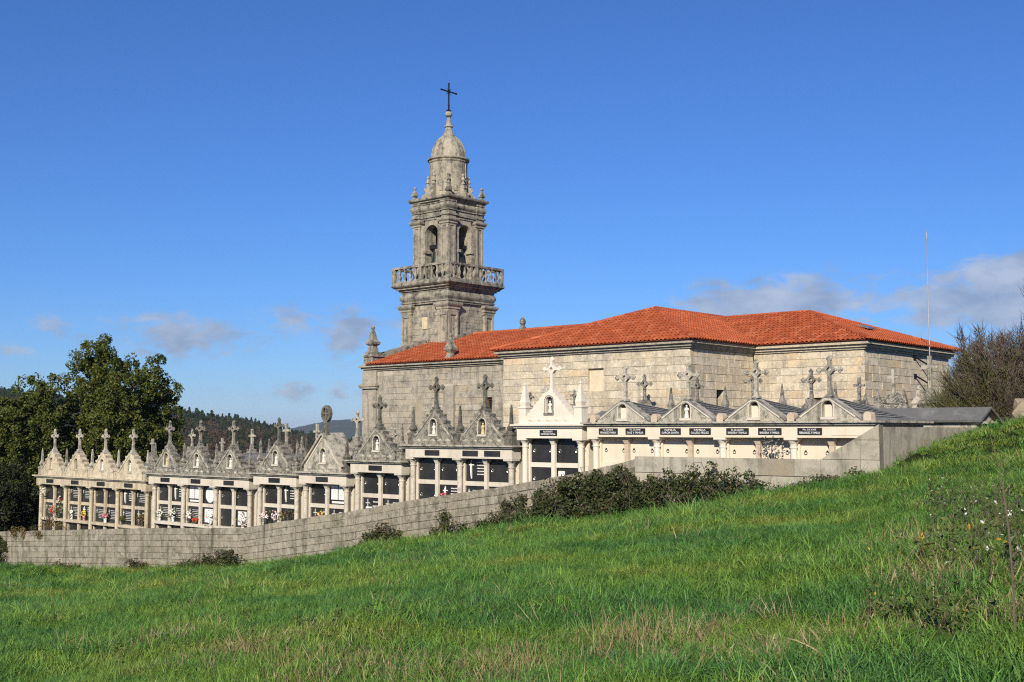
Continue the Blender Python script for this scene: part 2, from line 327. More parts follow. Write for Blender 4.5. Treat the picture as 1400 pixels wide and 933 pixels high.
HR = [(-1090, 140, 36), (-1068, 263, 35), (-1031, 383, 31), (-999, 461, 27), (-973, 514, 21), (-929, 589, 13), (-900, 632, 6), (-889, 648, 2), (-873, 670, -4), (-852, 696, -8), (-817, 737, -13), (-729, 824, -20), (-600, 930, -26)]
hill_fn = lambda t, z: (.26 + .74 * t if t <= .8 else .852 + (t - .8) * 1.4, -34 + (z + 34) * (min(t / .8, 1) ** .85) - max(0, t - .8) * 130)
ridge_sheet('hill', HR, 'hill_soil', 20, hill_fn, .6, 3)
MR = [(-5921, 973, -25), (-5446, 2518, -34), (-4949, 3392, -25), (-4749, 3667, 11), (-4670, 3767, 37), (-4624, 3823, 52), (-4553, 3908, 58), (-4480, 3992, 50), (-4249, 4236, 19), (-3687, 4734, -7), (-2450, 5477, -36)]
ridge_sheet('mountain', MR, 'mountain', 14, lambda t, z: (.75 + .3 * t, -60 + (z + 62) * math.sin(min(t / .8, 1) * math.pi / 2) - max(0, t - .8) * 100), 2.2, 5)
# ------------------------------------------------------------------ masonry
def unit_block():
    a, b, d = .010, .026, .06
    m = MB(); m.add([(a, 0, b), (1 - a, 0, b), (1 - a, 0, 1 - b), (a, 0, 1 - b), (0, d, 0), (1, d, 0), (1, d, 1), (0, d, 1), (0, 1, 0), (1, 1, 0), (1, 1, 1), (0, 1, 1)],
                    [(0, 1, 2, 3), (4, 5, 1, 0), (5, 6, 2, 1), (6, 7, 3, 2), (7, 4, 0, 3), (8, 9, 5, 4), (9, 10, 6, 5), (10, 11, 7, 6), (11, 8, 4, 7)])
    return m
UB = unit_block()
def ub_mesh(mat):
    me = bpy.data.meshes.new('stone_block'); me.from_pydata(UB.v, [], UB.f); me.materials.append(MATS[mat]); me.update(); return me
def layout(u0, u1, z0, z1, ch, bw, holes=(), seed=0, top=None):
    """courses of blocks; holes are (u0,u1,z0,z1) on course lines; top(u) limits the height"""
    rg = random.Random(seed); out = []; n = max(1, round((z1 - z0) / ch)); ch = (z1 - z0) / n
    for k in range(n):
        a, b = z0 + k * ch, z0 + (k + 1) * ch
        iv = [(u0, u1)]
        for h in holes:
            if h[2] < b - .02 and h[3] > a + .02:
                nv = []
                for p, q in iv:
                    if h[1] <= p or h[0] >= q: nv.append((p, q)); continue
                    if h[0] - p > .05: nv.append((p, h[0]))
                    if q - h[1] > .05: nv.append((h[1], q))
                iv = nv
        for p, q in iv:
            x = p; first = True
            while q - x > .02:
                w = bw * rg.uniform(.6, 1.5) * (.6 if first and k % 2 else 1); first = False
                if q - x - w < bw * .45: w = q - x
                out.append((x, x + w, a, b, rg.uniform(-.008, .012))); x += w
    return out
ALLB = []       # every church block: (facing, plane, u0,u1,z0,z1,proud, parent, mat)
def masonry(parent, facing, plane, u0, u1, z0, z1, ch, bw, mat, holes=(), seed=0, depth=.3):
    bl = layout(u0, u1, z0, z1, ch, bw, holes, seed)
    for a, b, c, d, p in bl: ALLB.append((facing, plane, a, b, c, d, p, parent, mat))
    # mortar core with the openings left free
    n = max(1, round((z1 - z0) / ch)); h = (z1 - z0) / n; m = MB(); e = .014
    zs = sorted({z0, z1} | {q for o in holes for q in (o[2], o[3])})
    for k in range(len(zs) - 1):
        iv = [(u0 + .002, u1 - .002)]
        for o in holes:
            if o[2] < zs[k + 1] - .01 and o[3] > zs[k] + .01:
                iv = [w for p, q in iv for w in ((p, o[0] - .005), (o[1] + .005, q)) if w[1] - w[0] > .01]
        for p, q in iv:
            if facing == 'S': m.box(p, q, plane + e, plane + depth, zs[k], zs[k + 1])
            else: m.box(plane - depth, plane - e, p, q, zs[k], zs[k + 1])
    return m
GAP = .0045
def place_blocks():
    def key(b):
        x, y = ((b[2] + b[3]) / 2, b[1]) if b[0] == 'S' else (b[1], (b[2] + b[3]) / 2)
        d = x * fw.x + y * fw.y; lat = (x * rt.x + y * rt.y) / d
        vis = .55 if b[7].name.startswith('chancel') else (.35 if b[7].name.startswith('transept') else .3)
        if b[4] < vis or b[5] - b[4] < .1: return 0
        return (b[3] - b[2]) * (b[5] - b[4]) / d ** 2
    ALLB.sort(key=key, reverse=True); cache = {}; rest = {}
    for i, (fc, pl, a, b, c, d, p, par, mat) in enumerate(ALLB):
        if i < 300:
            if mat not in cache: cache[mat] = ub_mesh(mat)
            o = bpy.data.objects.new('stone_block', cache[mat]); col.objects.link(o); o.parent = par
            L = ORG[par.name]
            o.scale = (b - a - 2 * GAP, .12 + p, d - c - 2 * GAP)
            if fc == 'S': o.location = (a + GAP - L.x, pl - p - L.y, c + GAP - L.z)
            else: o.location = (pl + p - L.x, a + GAP - L.y, c + GAP - L.z); o.rotation_euler = (0, 0, math.pi / 2)
        else:
            m = rest.setdefault((par.name, mat), MB()); sx_, sy_, sz_ = b - a - 2 * GAP, .12 + p, d - c - 2 * GAP
            if fc == 'S': vs = [(a + GAP + x * sx_, pl - p + y * sy_, c + GAP + z * sz_) for x, y, z in UB.v]
            else: vs = [(pl + p - y * sy_, a + GAP + x * sx_, c + GAP + z * sz_) for x, y, z in UB.v]
            m.add(vs, UB.f)
    for (pn, mat), m in rest.items(): tag(m.build('stone_courses', mat, bpy.data.objects[pn], fix=False), kind='stuff')
# ------------------------------------------------------------------ church
CH = thing('church', (-30, 42.15, -4.5), 'granite church with bell tower and orange tiled hipped roofs behind the tombs', 'church')
EZ = 3.12; WB = -5.0
# openings (u0,u1,z0,z1)
w_nave = [(-38.75, -38.25, .66, 1.50), (-34.3, -33.85, .66, 1.77)]
def nwall():
    m = masonry_p = MB()
# --- nave
nave = MB().box(-42.1, -30.3, 37.28, 47.3, WB, 2.86)
NV = nave.build('nave_wall', 'mortar', CH)
ch_n = .279
zl = lambda k, z1=2.86, c=ch_n: z1 - k * c
hN = [(-38.62, -38.16, zl(9), zl(5)), (-34.35, -33.9, zl(9), zl(5))]
core = masonry(NV, 'S', 37.0, -41.25, -30.5, 2.86 - 14 * ch_n, 2.86, ch_n, .68, 'granite_nave', hN, 11)
core.build('mortar_core', 'mortar', NV)
MB().box(-42.1, -30.6, 37.02, 37.3, WB, 2.86 - 14 * ch_n).build('wall_base', 'granite_nave', NV)
for a, b, c, d in hN:
    w = MB().box(a + .1, b - .1, 37.24, 37.27, c + .08, d - .1).build('window', 'glass_dark', NV)
    MB().box(a, a + .1, 37.16, 37.26, c, d).box(b - .1, b, 37.16, 37.26, c, d).box(a + .1, b - .1, 37.16, 37.26, c, c + .08).box(a + .1, b - .1, 37.16, 37.26, d - .1, d).build('window_frame', 'wood_brown', w)
cp = MB().box(-42.2, -41.25, 36.9, 37.32, WB, 2.86).box(-42.3, -41.17, 36.8, 37.3, 2.02, 2.12).box(-42.36, -41.12, 36.75, 37.3, 2.12, 2.2).box(-42.27, -41.2, 36.83, 37.3, 2.2, 2.26)
cp.build('corner_pilaster', 'granite_nave', NV)
MB().box(-36.72, -36.1, 36.87, 37.2, WB, 2.02).prism([(37.2, 2.02), (36.87, 2.02), (37.2, 2.3)], -36.72, -36.1, axis='X').build('buttress', 'granite_nave', NV)
# --- transept
TR = MB().box(-30.54, -22.2, 34.28, 50.3, WB, 2.852).build('transept_wall', 'mortar', CH)
hT = [(-26.35, -25.62, zl(5), zl(2) + .0)]
m1 = masonry(TR, 'S', 34.0, -30.54, -21.9, 2.86 - 13 * ch_n, 2.86, ch_n, .74, 'granite_warm', hT, 21)
hTE = [(35.7, 36.2, zl(8), zl(5))]
m2 = masonry(TR, 'E', -21.9, 34.02, 38.295, 2.86 - 13 * ch_n, 2.86, ch_n, .72, 'granite_warm', hTE, 22)
m1.build('mortar_core', 'mortar', TR); m2.build('mortar_core', 'mortar', TR)
MB().box(-30.54, -21.92, 34.02, 34.3, WB, 2.86 - 13 * ch_n).box(-22.2, -21.92, 34.3, 38.4, WB, 2.86 - 13 * ch_n).build('wall_base', 'granite_warm', TR)
a, b, c, d = hT[0]; MB().box(a, b, 34.12, 34.24, c, d).build('blocked_window', 'infill_cream', TR)
a, b, c, d = hTE[0]; MB().box(-22.26, -22.17, a, b, c, d).build('window', 'void_dark', TR)
# --- chancel
CN = MB().box(-22.1, -17.85, 38.58, 46, WB, 2.856).build('chancel_wall', 'mortar', CH)
hC = [(-19.75, -19.15, zl(8), zl(6) - .0)]
m1 = masonry(CN, 'S', 38.3, -21.88, -17.55, 2.86 - 12 * ch_n, 2.86, ch_n, .70, 'granite_warm', hC, 31)
m2 = masonry(CN, 'E', -17.55, 38.32, 46.0, 2.86 - 12 * ch_n, 2.86, ch_n, .80, 'granite_warm', (), 32)
m1.build('mortar_core', 'mortar', CN); m2.build('mortar_core', 'mortar', CN)
MB().box(-21.9, -17.57, 38.32, 38.6, WB, 2.86 - 12 * ch_n).box(-17.85, -17.57, 38.6, 46, WB, 2.86 - 12 * ch_n).build('wall_base', 'granite_warm', CN)
a, b, c, d = hC[0]; w = MB().box(a + .12, b - .12, 38.5, 38.56, c, d - .2).build('window', 'void_dark', CN)
MB().box(a, b, 38.42, 38.57, d - .2, d).box(a, a + .12, 38.42, 38.57, c, d - .2).box(b - .12, b, 38.42, 38.57, c, d - .2).build('window_frame', 'wood_brown', w)
# --- cornices
def cornice(par, x0, x1, y0, y1, dz, mat):
    m = MB()
    for o, za, zb in ((.07, 2.86, 2.935), (.16, 2.935, 3.03), (.27, 3.03, 3.12)): m.box(x0 - o, x1 + o, y0 - o, y1 + o, za + dz, zb + dz)
    m.build('cornice', mat, par)
for P_, q in ((NV, (-42.1, -30.9, 36.76, 47.5)), (TR, (-30.76, -21.68, 33.78, 50.5)), (CN, (-21.6, -17.34, 38.08, 46.2))): MB().box(*q, 3.1245, 3.158).build('eave_bed', 'mortar', P_)
cornice(NV, -42.1, -30.6, 37.0, 47.3, .001, 'granite_nave'); cornice(TR, -30.54, -21.9, 34.0, 50.3, .004, 'granite_nave'); cornice(CN, -21.9, -17.55, 38.3, 46, -.003, 'granite_warm')
# --- tiled roofs
def tile_plane(name, poly, par, pitch=.172, length=.36):
    """poly: 3D points, first edge is the eave (left to right seen from outside); convex"""
    P = [Vector(p) for p in poly]; e = (P[1] - P[0]).normalized(); nrm = (P[1] - P[0]).cross(P[2] - P[0]).normalized(); up = nrm.cross(e)
    Q = [((p - P[0]).dot(e), (p - P[0]).dot(up)) for p in P]; n = len(Q)
    def span(a):
        ss = []
        for i in range(n):
            (a0, s0), (a1, s1) = Q[i], Q[(i + 1) % n]
            if abs(a1 - a0) < 1e-9:
                if abs(a - a0) < 1e-6: ss += [s0, s1]
            elif min(a0, a1) - 1e-7 <= a <= max(a0, a1) + 1e-7: ss.append(s0 + (s1 - s0) * (a - a0) / (a1 - a0))
        return (min(ss), max(ss)) if ss else None
    amin = min(q[0] for q in Q); amax = max(q[0] for q in Q); nc = max(1, round((amax - amin) / pitch)); w = (amax - amin) / nc; m = MB()
    PR = [(0, .004), (.12, .0), (.25, .010), (.4, .046), (.55, .058), (.7, .046), (.85, .010), (1, .004)]
    for k in range(nc):
        A = [amin + (k + t) * w for t, _ in PR]; S = [span(min(max(a, amin + 1e-5), amax - 1e-5)) for a in A]
        if any(x is None for x in S): continue
        lo = min(x[0] for x in S); hi = max(x[1] for x in S); r = math.floor(lo / length)
        dz = random.uniform(-.004, .004)
        while r * length < hi:
            vs = []
            for a, (t, h), (s0, s1) in zip(A, PR, S):
                for q, lift in ((r * length, .026), ((r + 1) * length + .03, .0)):
                    sv = min(max(q, s0), s1); vs.append(P[0] + e * a + up * sv + nrm * (h + lift + dz + (.0 if sv == q else -.001)))
            if max((vs[i * 2] - vs[i * 2 + 1]).length for i in range(len(PR))) > .02:
                m.add(vs, [(2 * i, 2 * i + 2, 2 * i + 3, 2 * i + 1) for i in range(len(PR) - 1)])
                if r * length <= lo + 1e-6:   # open ends at the eave get a thickness
                    fv = []
                    for a, (t, h) in zip(A, PR):
                        fv += [P[0] + e * a + up * lo + nrm * (h + .026 + dz), P[0] + e * a + up * lo + nrm * (h * .78 + .008 + dz)]
                    m.add(fv, [(2 * i, 2 * i + 1, 2 * i + 3, 2 * i + 2) for i in range(len(PR) - 1)])
            r += 1
    # under-sheet
    m.add([p - nrm * .012 for p in P], [tuple(range(n))])
    return m.build(name, 'terracotta', par, fix=False)
def ridge_tiles(par, pts, name='ridge_tiles', r=.11):
    m = MB()
    for a, b in zip(pts[:-1], pts[1:]):
        a = Vector(a); b = Vector(b); L = (b - a).length; d = (b - a) / L; n = max(1, round(L / .42)); s_ = d.cross(Vector((0, 0, 1))).normalized(); u = s_.cross(d)
        for k in range(n):
            p0 = a + d * (L * k / n - .02); p1 = a + d * (L * (k + 1) / n + .03); vs = []
            for p, rr in ((p0, r * 1.08), (p1, r * .92)):
                for q in range(7):
                    t = math.pi * q / 6 - .0; vs.append(p + s_ * (rr * math.cos(t)) + u * (rr * .8 * math.sin(t) - .0))
            m.add(vs, [(i, i + 1, 8 + i, 7 + i) for i in range(6)])
            m.add([vs[i] for i in range(7)], [(0, 1, 2, 3, 4, 5, 6)])
    return m.build(name, 'terracotta', par, fix=False)
ov = .36; RZ = 4.88; ez = 3.16
YC = 42.15; XT = -26.22
# transept: hips at south, ridge along Y
xw, xe, ys, yn = -30.54 - ov, -21.9 + ov, 34 - ov, 50.3 + ov
aS = (XT, 34 + 4.25, RZ); aN = (XT, 50.3 - 4.25, RZ)
ykS = 38.3 - .36
TP = tile_plane('transept_roof', [(xw, ys, ez), (xe, ys, ez), aS], CH)
def pt_roof(par, poly): tile_plane('roof_slope', poly, par)
pt_roof(TP, [(xe, ys, ez), (xe, yn, ez), aN, aS]); pt_roof(TP, [(xw, yn, ez), (xw, ys, ez), aS, aN]); pt_roof(TP, [(xe, yn, ez), (xw, yn, ez), aN])
ridge_tiles(TP, [aS, aN]); ridge_tiles(TP, [(xw, ys, ez + .03), aS], 'hip_tiles'); ridge_tiles(TP, [(xe, ys, ez + .03), aS], 'hip_tiles')
# chancel
cx1 = -17.55 + ov; cy0 = 38.3 - ov; cy1 = 46 + ov; aC = (-21.55, YC, 4.72); vS = (xe, cy0, ez); jn = (XT + .35, YC, 4.72)
CP = tile_plane('chancel_roof', [(xe - .02, cy0, ez + .006), (cx1, cy0, ez + .006), aC, jn], CH)
pt_roof(CP, [(cx1, cy0, ez + .006), (cx1, cy1, ez + .006), aC]); pt_roof(CP, [(cx1, cy1, ez + .006), (xe - .02, cy1, ez + .006), jn, aC])
ridge_tiles(CP, [jn, aC]); ridge_tiles(CP, [(cx1, cy0, ez + .04), aC], 'hip_tiles'); ridge_tiles(CP, [(cx1, cy1, ez + .04), aC], 'hip_tiles')
e_n = Vector((4.72 - ez, 0, cx1 + 21.55)).normalized()
sk0 = Vector((cx1 - 1.75, 41.6, ez + .08 + 1.75 * (4.72 - ez) / (cx1 + 21.55))); d_s = Vector((-e_n.z, 0, e_n.x))
SKY = MB().obox(sk0 + e_n * .06, d_s * .22, Vector((0, .38, 0)), e_n * .02).build('skylight', 'roof_sheet', CP)
MB().obox(sk0 + e_n * .084, d_s * .17, Vector((0, .33, 0)), e_n * .004).build('pane', 'glass_dark', SKY)
# nave
ny0 = 37 - ov; ny1 = 47.3 + ov; nw_ = -41.75; rN = 4.84
NP = tile_plane('nave_roof', [(nw_, ny0, ez - .004), (xw + .02, ny0, ez - .004), (XT - .3, YC, rN), (nw_, YC, rN)], CH)
pt_roof(NP, [(xw + .02, ny1, ez - .004), (nw_, ny1, ez - .004), (nw_, YC, rN), (XT - .3, YC, rN)])
ridge_tiles(NP, [(-40.1, YC, rN + .02), (XT - .3, YC, rN + .02)])
# gable coping on the west front and small stone things on the roof
sl_n = (rN - ez) / (YC - ny0)
def coping(x0, x1, y0, y1, th, name='gable_coping', off=.04):
    m = MB(); n = max(1, round((y1 - y0) / .9))
    for k in range(n):
        a = y0 + (y1 - y0) * k / n + .006; b = y0 + (y1 - y0) * (k + 1) / n - .006; za = ez + (a - ny0) * sl_n + off; zb = ez + (b - ny0) * sl_n + off
        q = .03 * (k % 2)
        m.prism([(a, za - .3), (b, zb - .3), (b, zb + th + q), (a, za + th + q)], x0, x1, axis='X')
    m.build(name, 'granite_trim', NP)
coping(-42.16, -41.55, 37.2, 40.5, .16); coping(-40.03, -39.78, 40.5, 42.15, .14); 
MB().box(-43.3, -39.98, 40.36, 40.56, 4.2, 4.37).build('flashing_course', 'granite_trim', NP)
def pinnacle(par, x, y, z, h, w, mat, name='pinnacle', n=4):
    pr = [(w, z), (w, z + .10 * h), (w * .72, z + .13 * h), (w * .62, z + .26 * h), (w * .5, z + .3 * h), (w * .95, z + .38 * h), (w * .98, z + .44 * h), (w * .62, z + .5 * h), (w * .3, z + .80 * h), (w * .18, z + .86 * h)]
    m = MB()
    if n == 4: m.sq(x, y, pr)
    else: m.lathe(x, y, [(a * 1.15, b) for a, b in pr], n)
    m.ball(x, y, z + .93 * h, .07 * h); return m.build(name, mat, par)
MB().box(-42.12, -41.5, 36.9, 37.5, 3.12, 3.55).box(-42.2, -41.42, 36.82, 37.58, 3.55, 3.63).build('pinnacle_pedestal', 'granite_trim', NV)
pinnacle(NV, -41.81, 37.2, 3.63, 1.42, .27, 'granite_trim')
m = MB().sq(-36.4, 37.0, [(.26, 3.12), (.22, 3.22), (.12, 3.42), (.11, 3.5), (.20, 3.64), (.21, 3.74), (.14, 3.86), (.07, 4.18), (.06, 4.22)]).ball(-36.4, 37.0, 4.29, .08); m.build('pinnacle', 'granite_trim', NV)
m = MB().lathe(-36.6, YC, [(.16, 4.7), (.16, 5.0), (.1, 5.06), (.1, 5.12), (.15, 5.2), (.15, 5.3), (.09, 5.42), (.03, 5.52)], 8); m.build('ridge_finial', 'granite_trim', NP)
# --- tower
TX, TY = -41.67, 42.15
TW = MB().box(TX - 1.5, TX + 1.5, TY - 1.5, TY + 1.5, WB, 7.1).build('tower', 'mortar', CH)
H = 1.64; cz = [4.1, 5.9]
tm = MB()
for sx_ in (-1, 1):
    for sy_ in (-1, 1):
        px, py = TX + sx_ * (H - .33), TY + sy_ * (H - .33)
        tm.sq(px, py, [(.33, WB), (.33, 5.92)])
        # raised borders leave a sunk panel on the pilaster faces
        for (dx, dy) in ((sx_, 0), (0, sy_)):
            for t0, t1 in ((-.33, -.2), (.2, .33)):
                if dx: tm.box(px + dx * .33 - .001, px + dx * .385, py + t0, py + t1, 3.9, 5.9) if dx > 0 else tm.box(px - .385, px - .33 + .001, py + t0, py + t1, 3.9, 5.9)
                else: tm.box(px + t0, px + t1, py - .385, py - .329, 3.9, 5.9) if dy < 0 else tm.box(px + t0, px + t1, py + .329, py + .385, 3.9, 5.9)
            for z0, z1 in ((5.74, 5.898),):
                if dx: tm.box(min(px + dx * .33, px + dx * .384), max(px + dx * .33, px + dx * .384), py - .199, py + .199, z0, z1)
                else: tm.box(px - .199, px + .199, min(py + dy * .33, py + dy * .384), max(py + dy * .33, py + dy * .384), z0, z1)
        tm.sq(px, py, [(.39, 5.9), (.39, 6.0), (.43, 6.04), (.43, 6.12), (.5, 6.2), (.53, 6.26), (.53, 6.33), (.41, 6.36)])
tm.build('corner_pilaster', 'granite_tower', TW)
c1 = masonry(TW, 'S', TY - 1.54, TX - .98, TX + .98, 3.9, 6.36, .30, .55, 'granite_tower', (), 41)
c2 = masonry(TW, 'E', TX + 1.54, TY - .98, TY + .98, 3.9, 6.36, .30, .55, 'granite_tower', (), 42)
c1.build('mortar_core', 'mortar', TW); c2.build('mortar_core', 'mortar', TW)
MB().box(TX - .25, TX + .1, TY - 1.585, TY - 1.5, 5.1, 5.7).build('blocked_window', 'granite_warm', TW)
MB().sq(TX, TY, [(1.66, 6.36), (1.66, 6.44), (1.71, 6.45), (1.71, 6.52), (1.65, 6.53)] + [(1.65 + .1 * math.sin(math.pi * t / 6), 6.53 + .43 * t / 6) for t in range(1, 7)] + [(1.68, 6.97), (1.68, 7.04), (1.77, 7.06), (1.77, 7.12), (1.90, 7.16), (1.90, 7.21), (2.0, 7.27), (2.06, 7.33), (2.06, 7.42), (1.2, 7.425)]).build('balcony_cornice', 'granite_trim', TW)
# balustrade
bh = 1.93
BS = MB()
for s_ in (-1, 1):
    BS.box(TX - bh - .08, TX + bh + .08, TY + s_ * bh - .085, TY + s_ * bh + .085, 7.42, 7.54); BS.box(TX + s_ * bh - .085, TX + s_ * bh + .085, TY - bh + .086, TY + bh - .086, 7.42, 7.539)
    BS.box(TX - bh - .1, TX + bh + .1, TY + s_ * bh - .1, TY + s_ * bh + .1, 8.2, 8.31); BS.box(TX + s_ * bh - .1, TX + s_ * bh + .1, TY - bh + .101, TY + bh - .101, 8.2, 8.309)
    for t in (-1, 0, 1):
        BS.box(TX + t * bh - .1, TX + t * bh + .1, TY + s_ * bh - .095, TY + s_ * bh + .095, 7.54, 8.2)
        if t == 0: BS.box(TX + s_ * bh - .095, TX + s_ * bh + .095, TY - .1, TY + .1, 7.539, 8.2)
BAL = BS.build('balustrade', 'granite_trim', TW)
bm_ = MB().lathe(0, 0, [(.085, 0), (.085, .05), (.05, .08), (.045, .14), (.085, .24), (.09, .30), (.06, .38), (.045, .48), (.06, .54), (.05, .57), (.085, .61), (.085, .66)], 8)
bme = None
for s_ in (-1, 1):
    for ax_ in (0, 1):
        for k in range(8):
            t = -bh + (k + 1 + (k >= 4)) * bh * 2 / 10 + (.0)
            t = (-bh + bh * (k + 1) / 5) if k < 4 else (bh * (k - 3) / 5)
            x, y = (TX + t, TY + s_ * bh) if ax_ == 0 else (TX + s_ * bh, TY + t)
            if bme is None:
                bme = bpy.data.meshes.new('baluster'); bme.from_pydata(bm_.v, [], bm_.f); bme.materials.append(MATS['granite_trim']); bme.update()
            o = bpy.data.objects.new('baluster', bme); col.objects.link(o); o.parent = TW; o.location = Vector((x, y, 7.54)) - ORG[TW.name]
# belfry stage with arches on the four sides
h2 = 1.21; op = .45; zsp = 9.98; bf = MB()
for sx_ in (-1, 1):
    for sy_ in (-1, 1):
        px, py = TX + sx_ * (h2 + op) / 2, TY + sy_ * (h2 + op) / 2; w = (h2 - op) / 2
        bf.sq(px, py, [(w, 7.42), (w, 10.44)])
        qx, qy = TX + sx_ * (h2 - .2), TY + sy_ * (h2 - .2)
        bf.sq(qx, qy, [(.24, 7.42), (.24, 10.3)])
        for t0, t1 in ((-.24, -.13), (.13, .24)):
            for q, ww in ((1, 1),):
                bf.box(qx + t0, qx + t1, qy + sy_ * .239 - (.05 if sy_ < 0 else 0), qy + sy_ * .239 + (.05 if sy_ > 0 else 0), 7.9, 10.298)
                bf.box(qx + sx_ * .239 - (.05 if sx_ < 0 else 0), qx + sx_ * .239 + (.05 if sx_ > 0 else 0), qy + t0, qy + t1, 7.9, 10.298)
        bf.sq(qx, qy, [(.28, 10.3), (.28, 10.37), (.33, 10.41), (.33, 10.48), (.40, 10.55), (.42, 10.6), (.42, 10.67), (.3, 10.68)])
arc = [(op * math.cos(t), zsp + op * math.sin(t)) for t in np.linspace(0, math.pi, 13)]
def archwall(sgn, ax_):
    c = TX if ax_ == 'Y' else TY; f0 = (TY if ax_ == 'Y' else TX) + sgn * (h2 - .02); f1 = f0 - sgn * .42
    poly = [(c + a, b) for a, b in arc] + [(c - op - .02, zsp), (c - op - .02, 10.7), (c, 10.7)]
    half1 = [(c + a, b) for a, b in arc[:7]] + [(c, 10.72), (c + op + .02, 10.72), (c + op + .02, zsp)]
    half2 = [(c + a, b) for a, b in arc[6:]] + [(c - op - .02, zsp), (c - op - .02, 10.72), (c, 10.72)]
    bf.prism(half1, min(f0, f1), max(f0, f1), axis=ax_); bf.prism(half2, min(f0, f1), max(f0, f1), axis=ax_)
for sg in (-1, 1): archwall(sg, 'Y'); archwall(sg, 'X')
# back sides walled up but for a slit at the top
bf.box(TX - op - .02, TX + op + .02, TY + .8, TY + 1.0, 7.42, 10.3); bf.box(TX - 1.0, TX - .8, TY - op - .02, TY + op + .02, 7.42, 10.3)
# imposts on the jambs
for sg in (-1, 1):
    bf.box(TX + sg * op - .1, TX + sg * op + .1, TY - h2 - .06, TY - h2 + .3, 9.0, 9.14)
    bf.box(TX + h2 - .3, TX + h2 + .06, TY + sg * op - .1, TY + sg * op + .1, 9.0, 9.14)
BF = bf.build('belfry', 'granite_tower', TW)
for x, y in ((TX + .05, TY - .82), (TX + .82, TY - .05)):
    BL = MB().lathe(x, y, [(.37, 8.35), (.35, 8.42), (.27, 8.7), (.23, 9.05), (.19, 9.2), (.06, 9.27)], 14).build('bell', 'bronze', BF, smooth=True)
MB().box(TX - .8, TX + .74, TY - .9, TY - .76, 9.26, 9.46).box(TX + .75, TX + .89, TY - .75, TY + .8, 9.26, 9.46).build('bell_beam', 'iron', BF)
MB().sq(TX, TY, [(1.23, 10.68), (1.23, 10.78), (1.29, 10.8), (1.29, 10.88), (1.22, 10.89), (1.22, 11.06), (1.28, 11.08), (1.28, 11.13)] + [(1.22 + .1 * math.sin(math.pi * t / 6), 11.13 + .36 * t / 6) for t in range(0, 7)] + [(1.27, 11.5), (1.27, 11.56), (1.36, 11.6), (1.36, 11.65), (1.46, 11.70), (1.48, 11.75), (1.48, 11.82), (.8, 11.84)]).build('belfry_cornice', 'granite_trim', TW)
for sx_ in (-1, 1):
    for sy_ in (-1, 1):   # entablature breaks forward over the corner pilasters
        MB().sq(TX + sx_ * (h2 - .17), TY + sy_ * (h2 - .17), [(.27, 10.69), (.27, 10.8), (.33, 10.82), (.33, 10.9), (.26, 10.92), (.26, 11.06), (.32, 11.08), (.32, 11.12)] + [(.27 + .09 * math.sin(math.pi * t / 6), 11.13 + .36 * t / 6) for t in range(0, 7)] + [(.31, 11.5), (.31, 11.585)]).build('entablature_block', 'granite_trim', TW)
        x, y = TX + sx_ * 1.22, TY + sy_ * 1.22
        m = MB().sq(x, y, [(.13, 11.82), (.13, 11.9), (.08, 11.94), (.07, 11.98), (.13, 12.04), (.13, 12.09), (.06, 12.3), (.045, 12.36)]).ball(x, y, 12.44, .09); m.build('pinnacle', 'granite_trim', TW)
DR = MB().lathe(TX, TY, [(1.0, 11.8), (.99, 12.2), (.97, 13.72), (1.02, 13.78), (1.02, 13.84), (1.1, 13.9), (1.1, 13.97), (.93, 14.0)], 16, math.pi / 16).build('drum', 'granite_tower', TW)
m = MB()
for k in range(16):       # raised vertical strips on the drum
    if k % 2 == 0:
        a = math.pi / 8 * k + math.pi / 8; m.obox((TX + .98 * math.cos(a), TY + .98 * math.sin(a), 12.95), Vector((-math.sin(a), math.cos(a), 0)) * .1, Vector((math.cos(a), math.sin(a), 0)) * .03, Vector((0, 0, .75)))
m.build('drum_strips', 'granite_tower', DR)
for k in range(8):      # scrolled buttresses round the drum
    a = math.pi / 4 * k; d = Vector((math.cos(a), math.sin(a), 0)); t = Vector((-math.sin(a), math.cos(a), 0)); c0 = Vector((TX, TY, 0)); m = MB()
    prof = [(.9, 11.82), (1.34, 11.82), (1.38, 11.95), (1.34, 12.08), (1.22, 12.14), (1.2, 12.25), (1.26, 12.33), (1.24, 12.45), (1.12, 12.5), (1.08, 12.55), (.9, 12.55)]
    A = [c0 + d * r + t * .1 + Vector((0, 0, z)) for r, z in prof]; B = [c0 + d * r - t * .1 + Vector((0, 0, z)) for r, z in prof]; n = len(prof)
    m.add(A + B, [tuple(range(n)), tuple(range(2 * n - 1, n - 1, -1))] + [(i, (i + 1) % n, n + (i + 1) % n, n + i) for i in range(n)])
    p = c0 + d * 1.05; m.lathe(p.x, p.y, [(.12, 12.55), (.12, 12.6), (.06, 12.64), (.055, 12.7), (.11, 12.74), (.1, 12.8), (.05, 12.92), (.04, 12.95)], 8); m.ball(p.x, p.y, 13.02, .08)
    m.build('scroll_buttress', 'granite_tower', TW)
dome = [(.93, 14.0), (.92, 14.15), (.89, 14.35), (.82, 14.58), (.70, 14.82), (.56, 15.0), (.40, 15.13), (.30, 15.18)]
DM = MB().lathe(TX, TY, dome, 16, math.pi / 16).build('dome', 'granite_tower', TW)
m = MB()
for k in range(8):
    a = math.pi / 4 * k + math.pi / 8; m.tube([(TX + r * 1.0 * math.cos(a), TY + r * 1.0 * math.sin(a), z) for r, z in dome], .035, 5)
m.build('dome_ribs', 'granite_tower', DM)
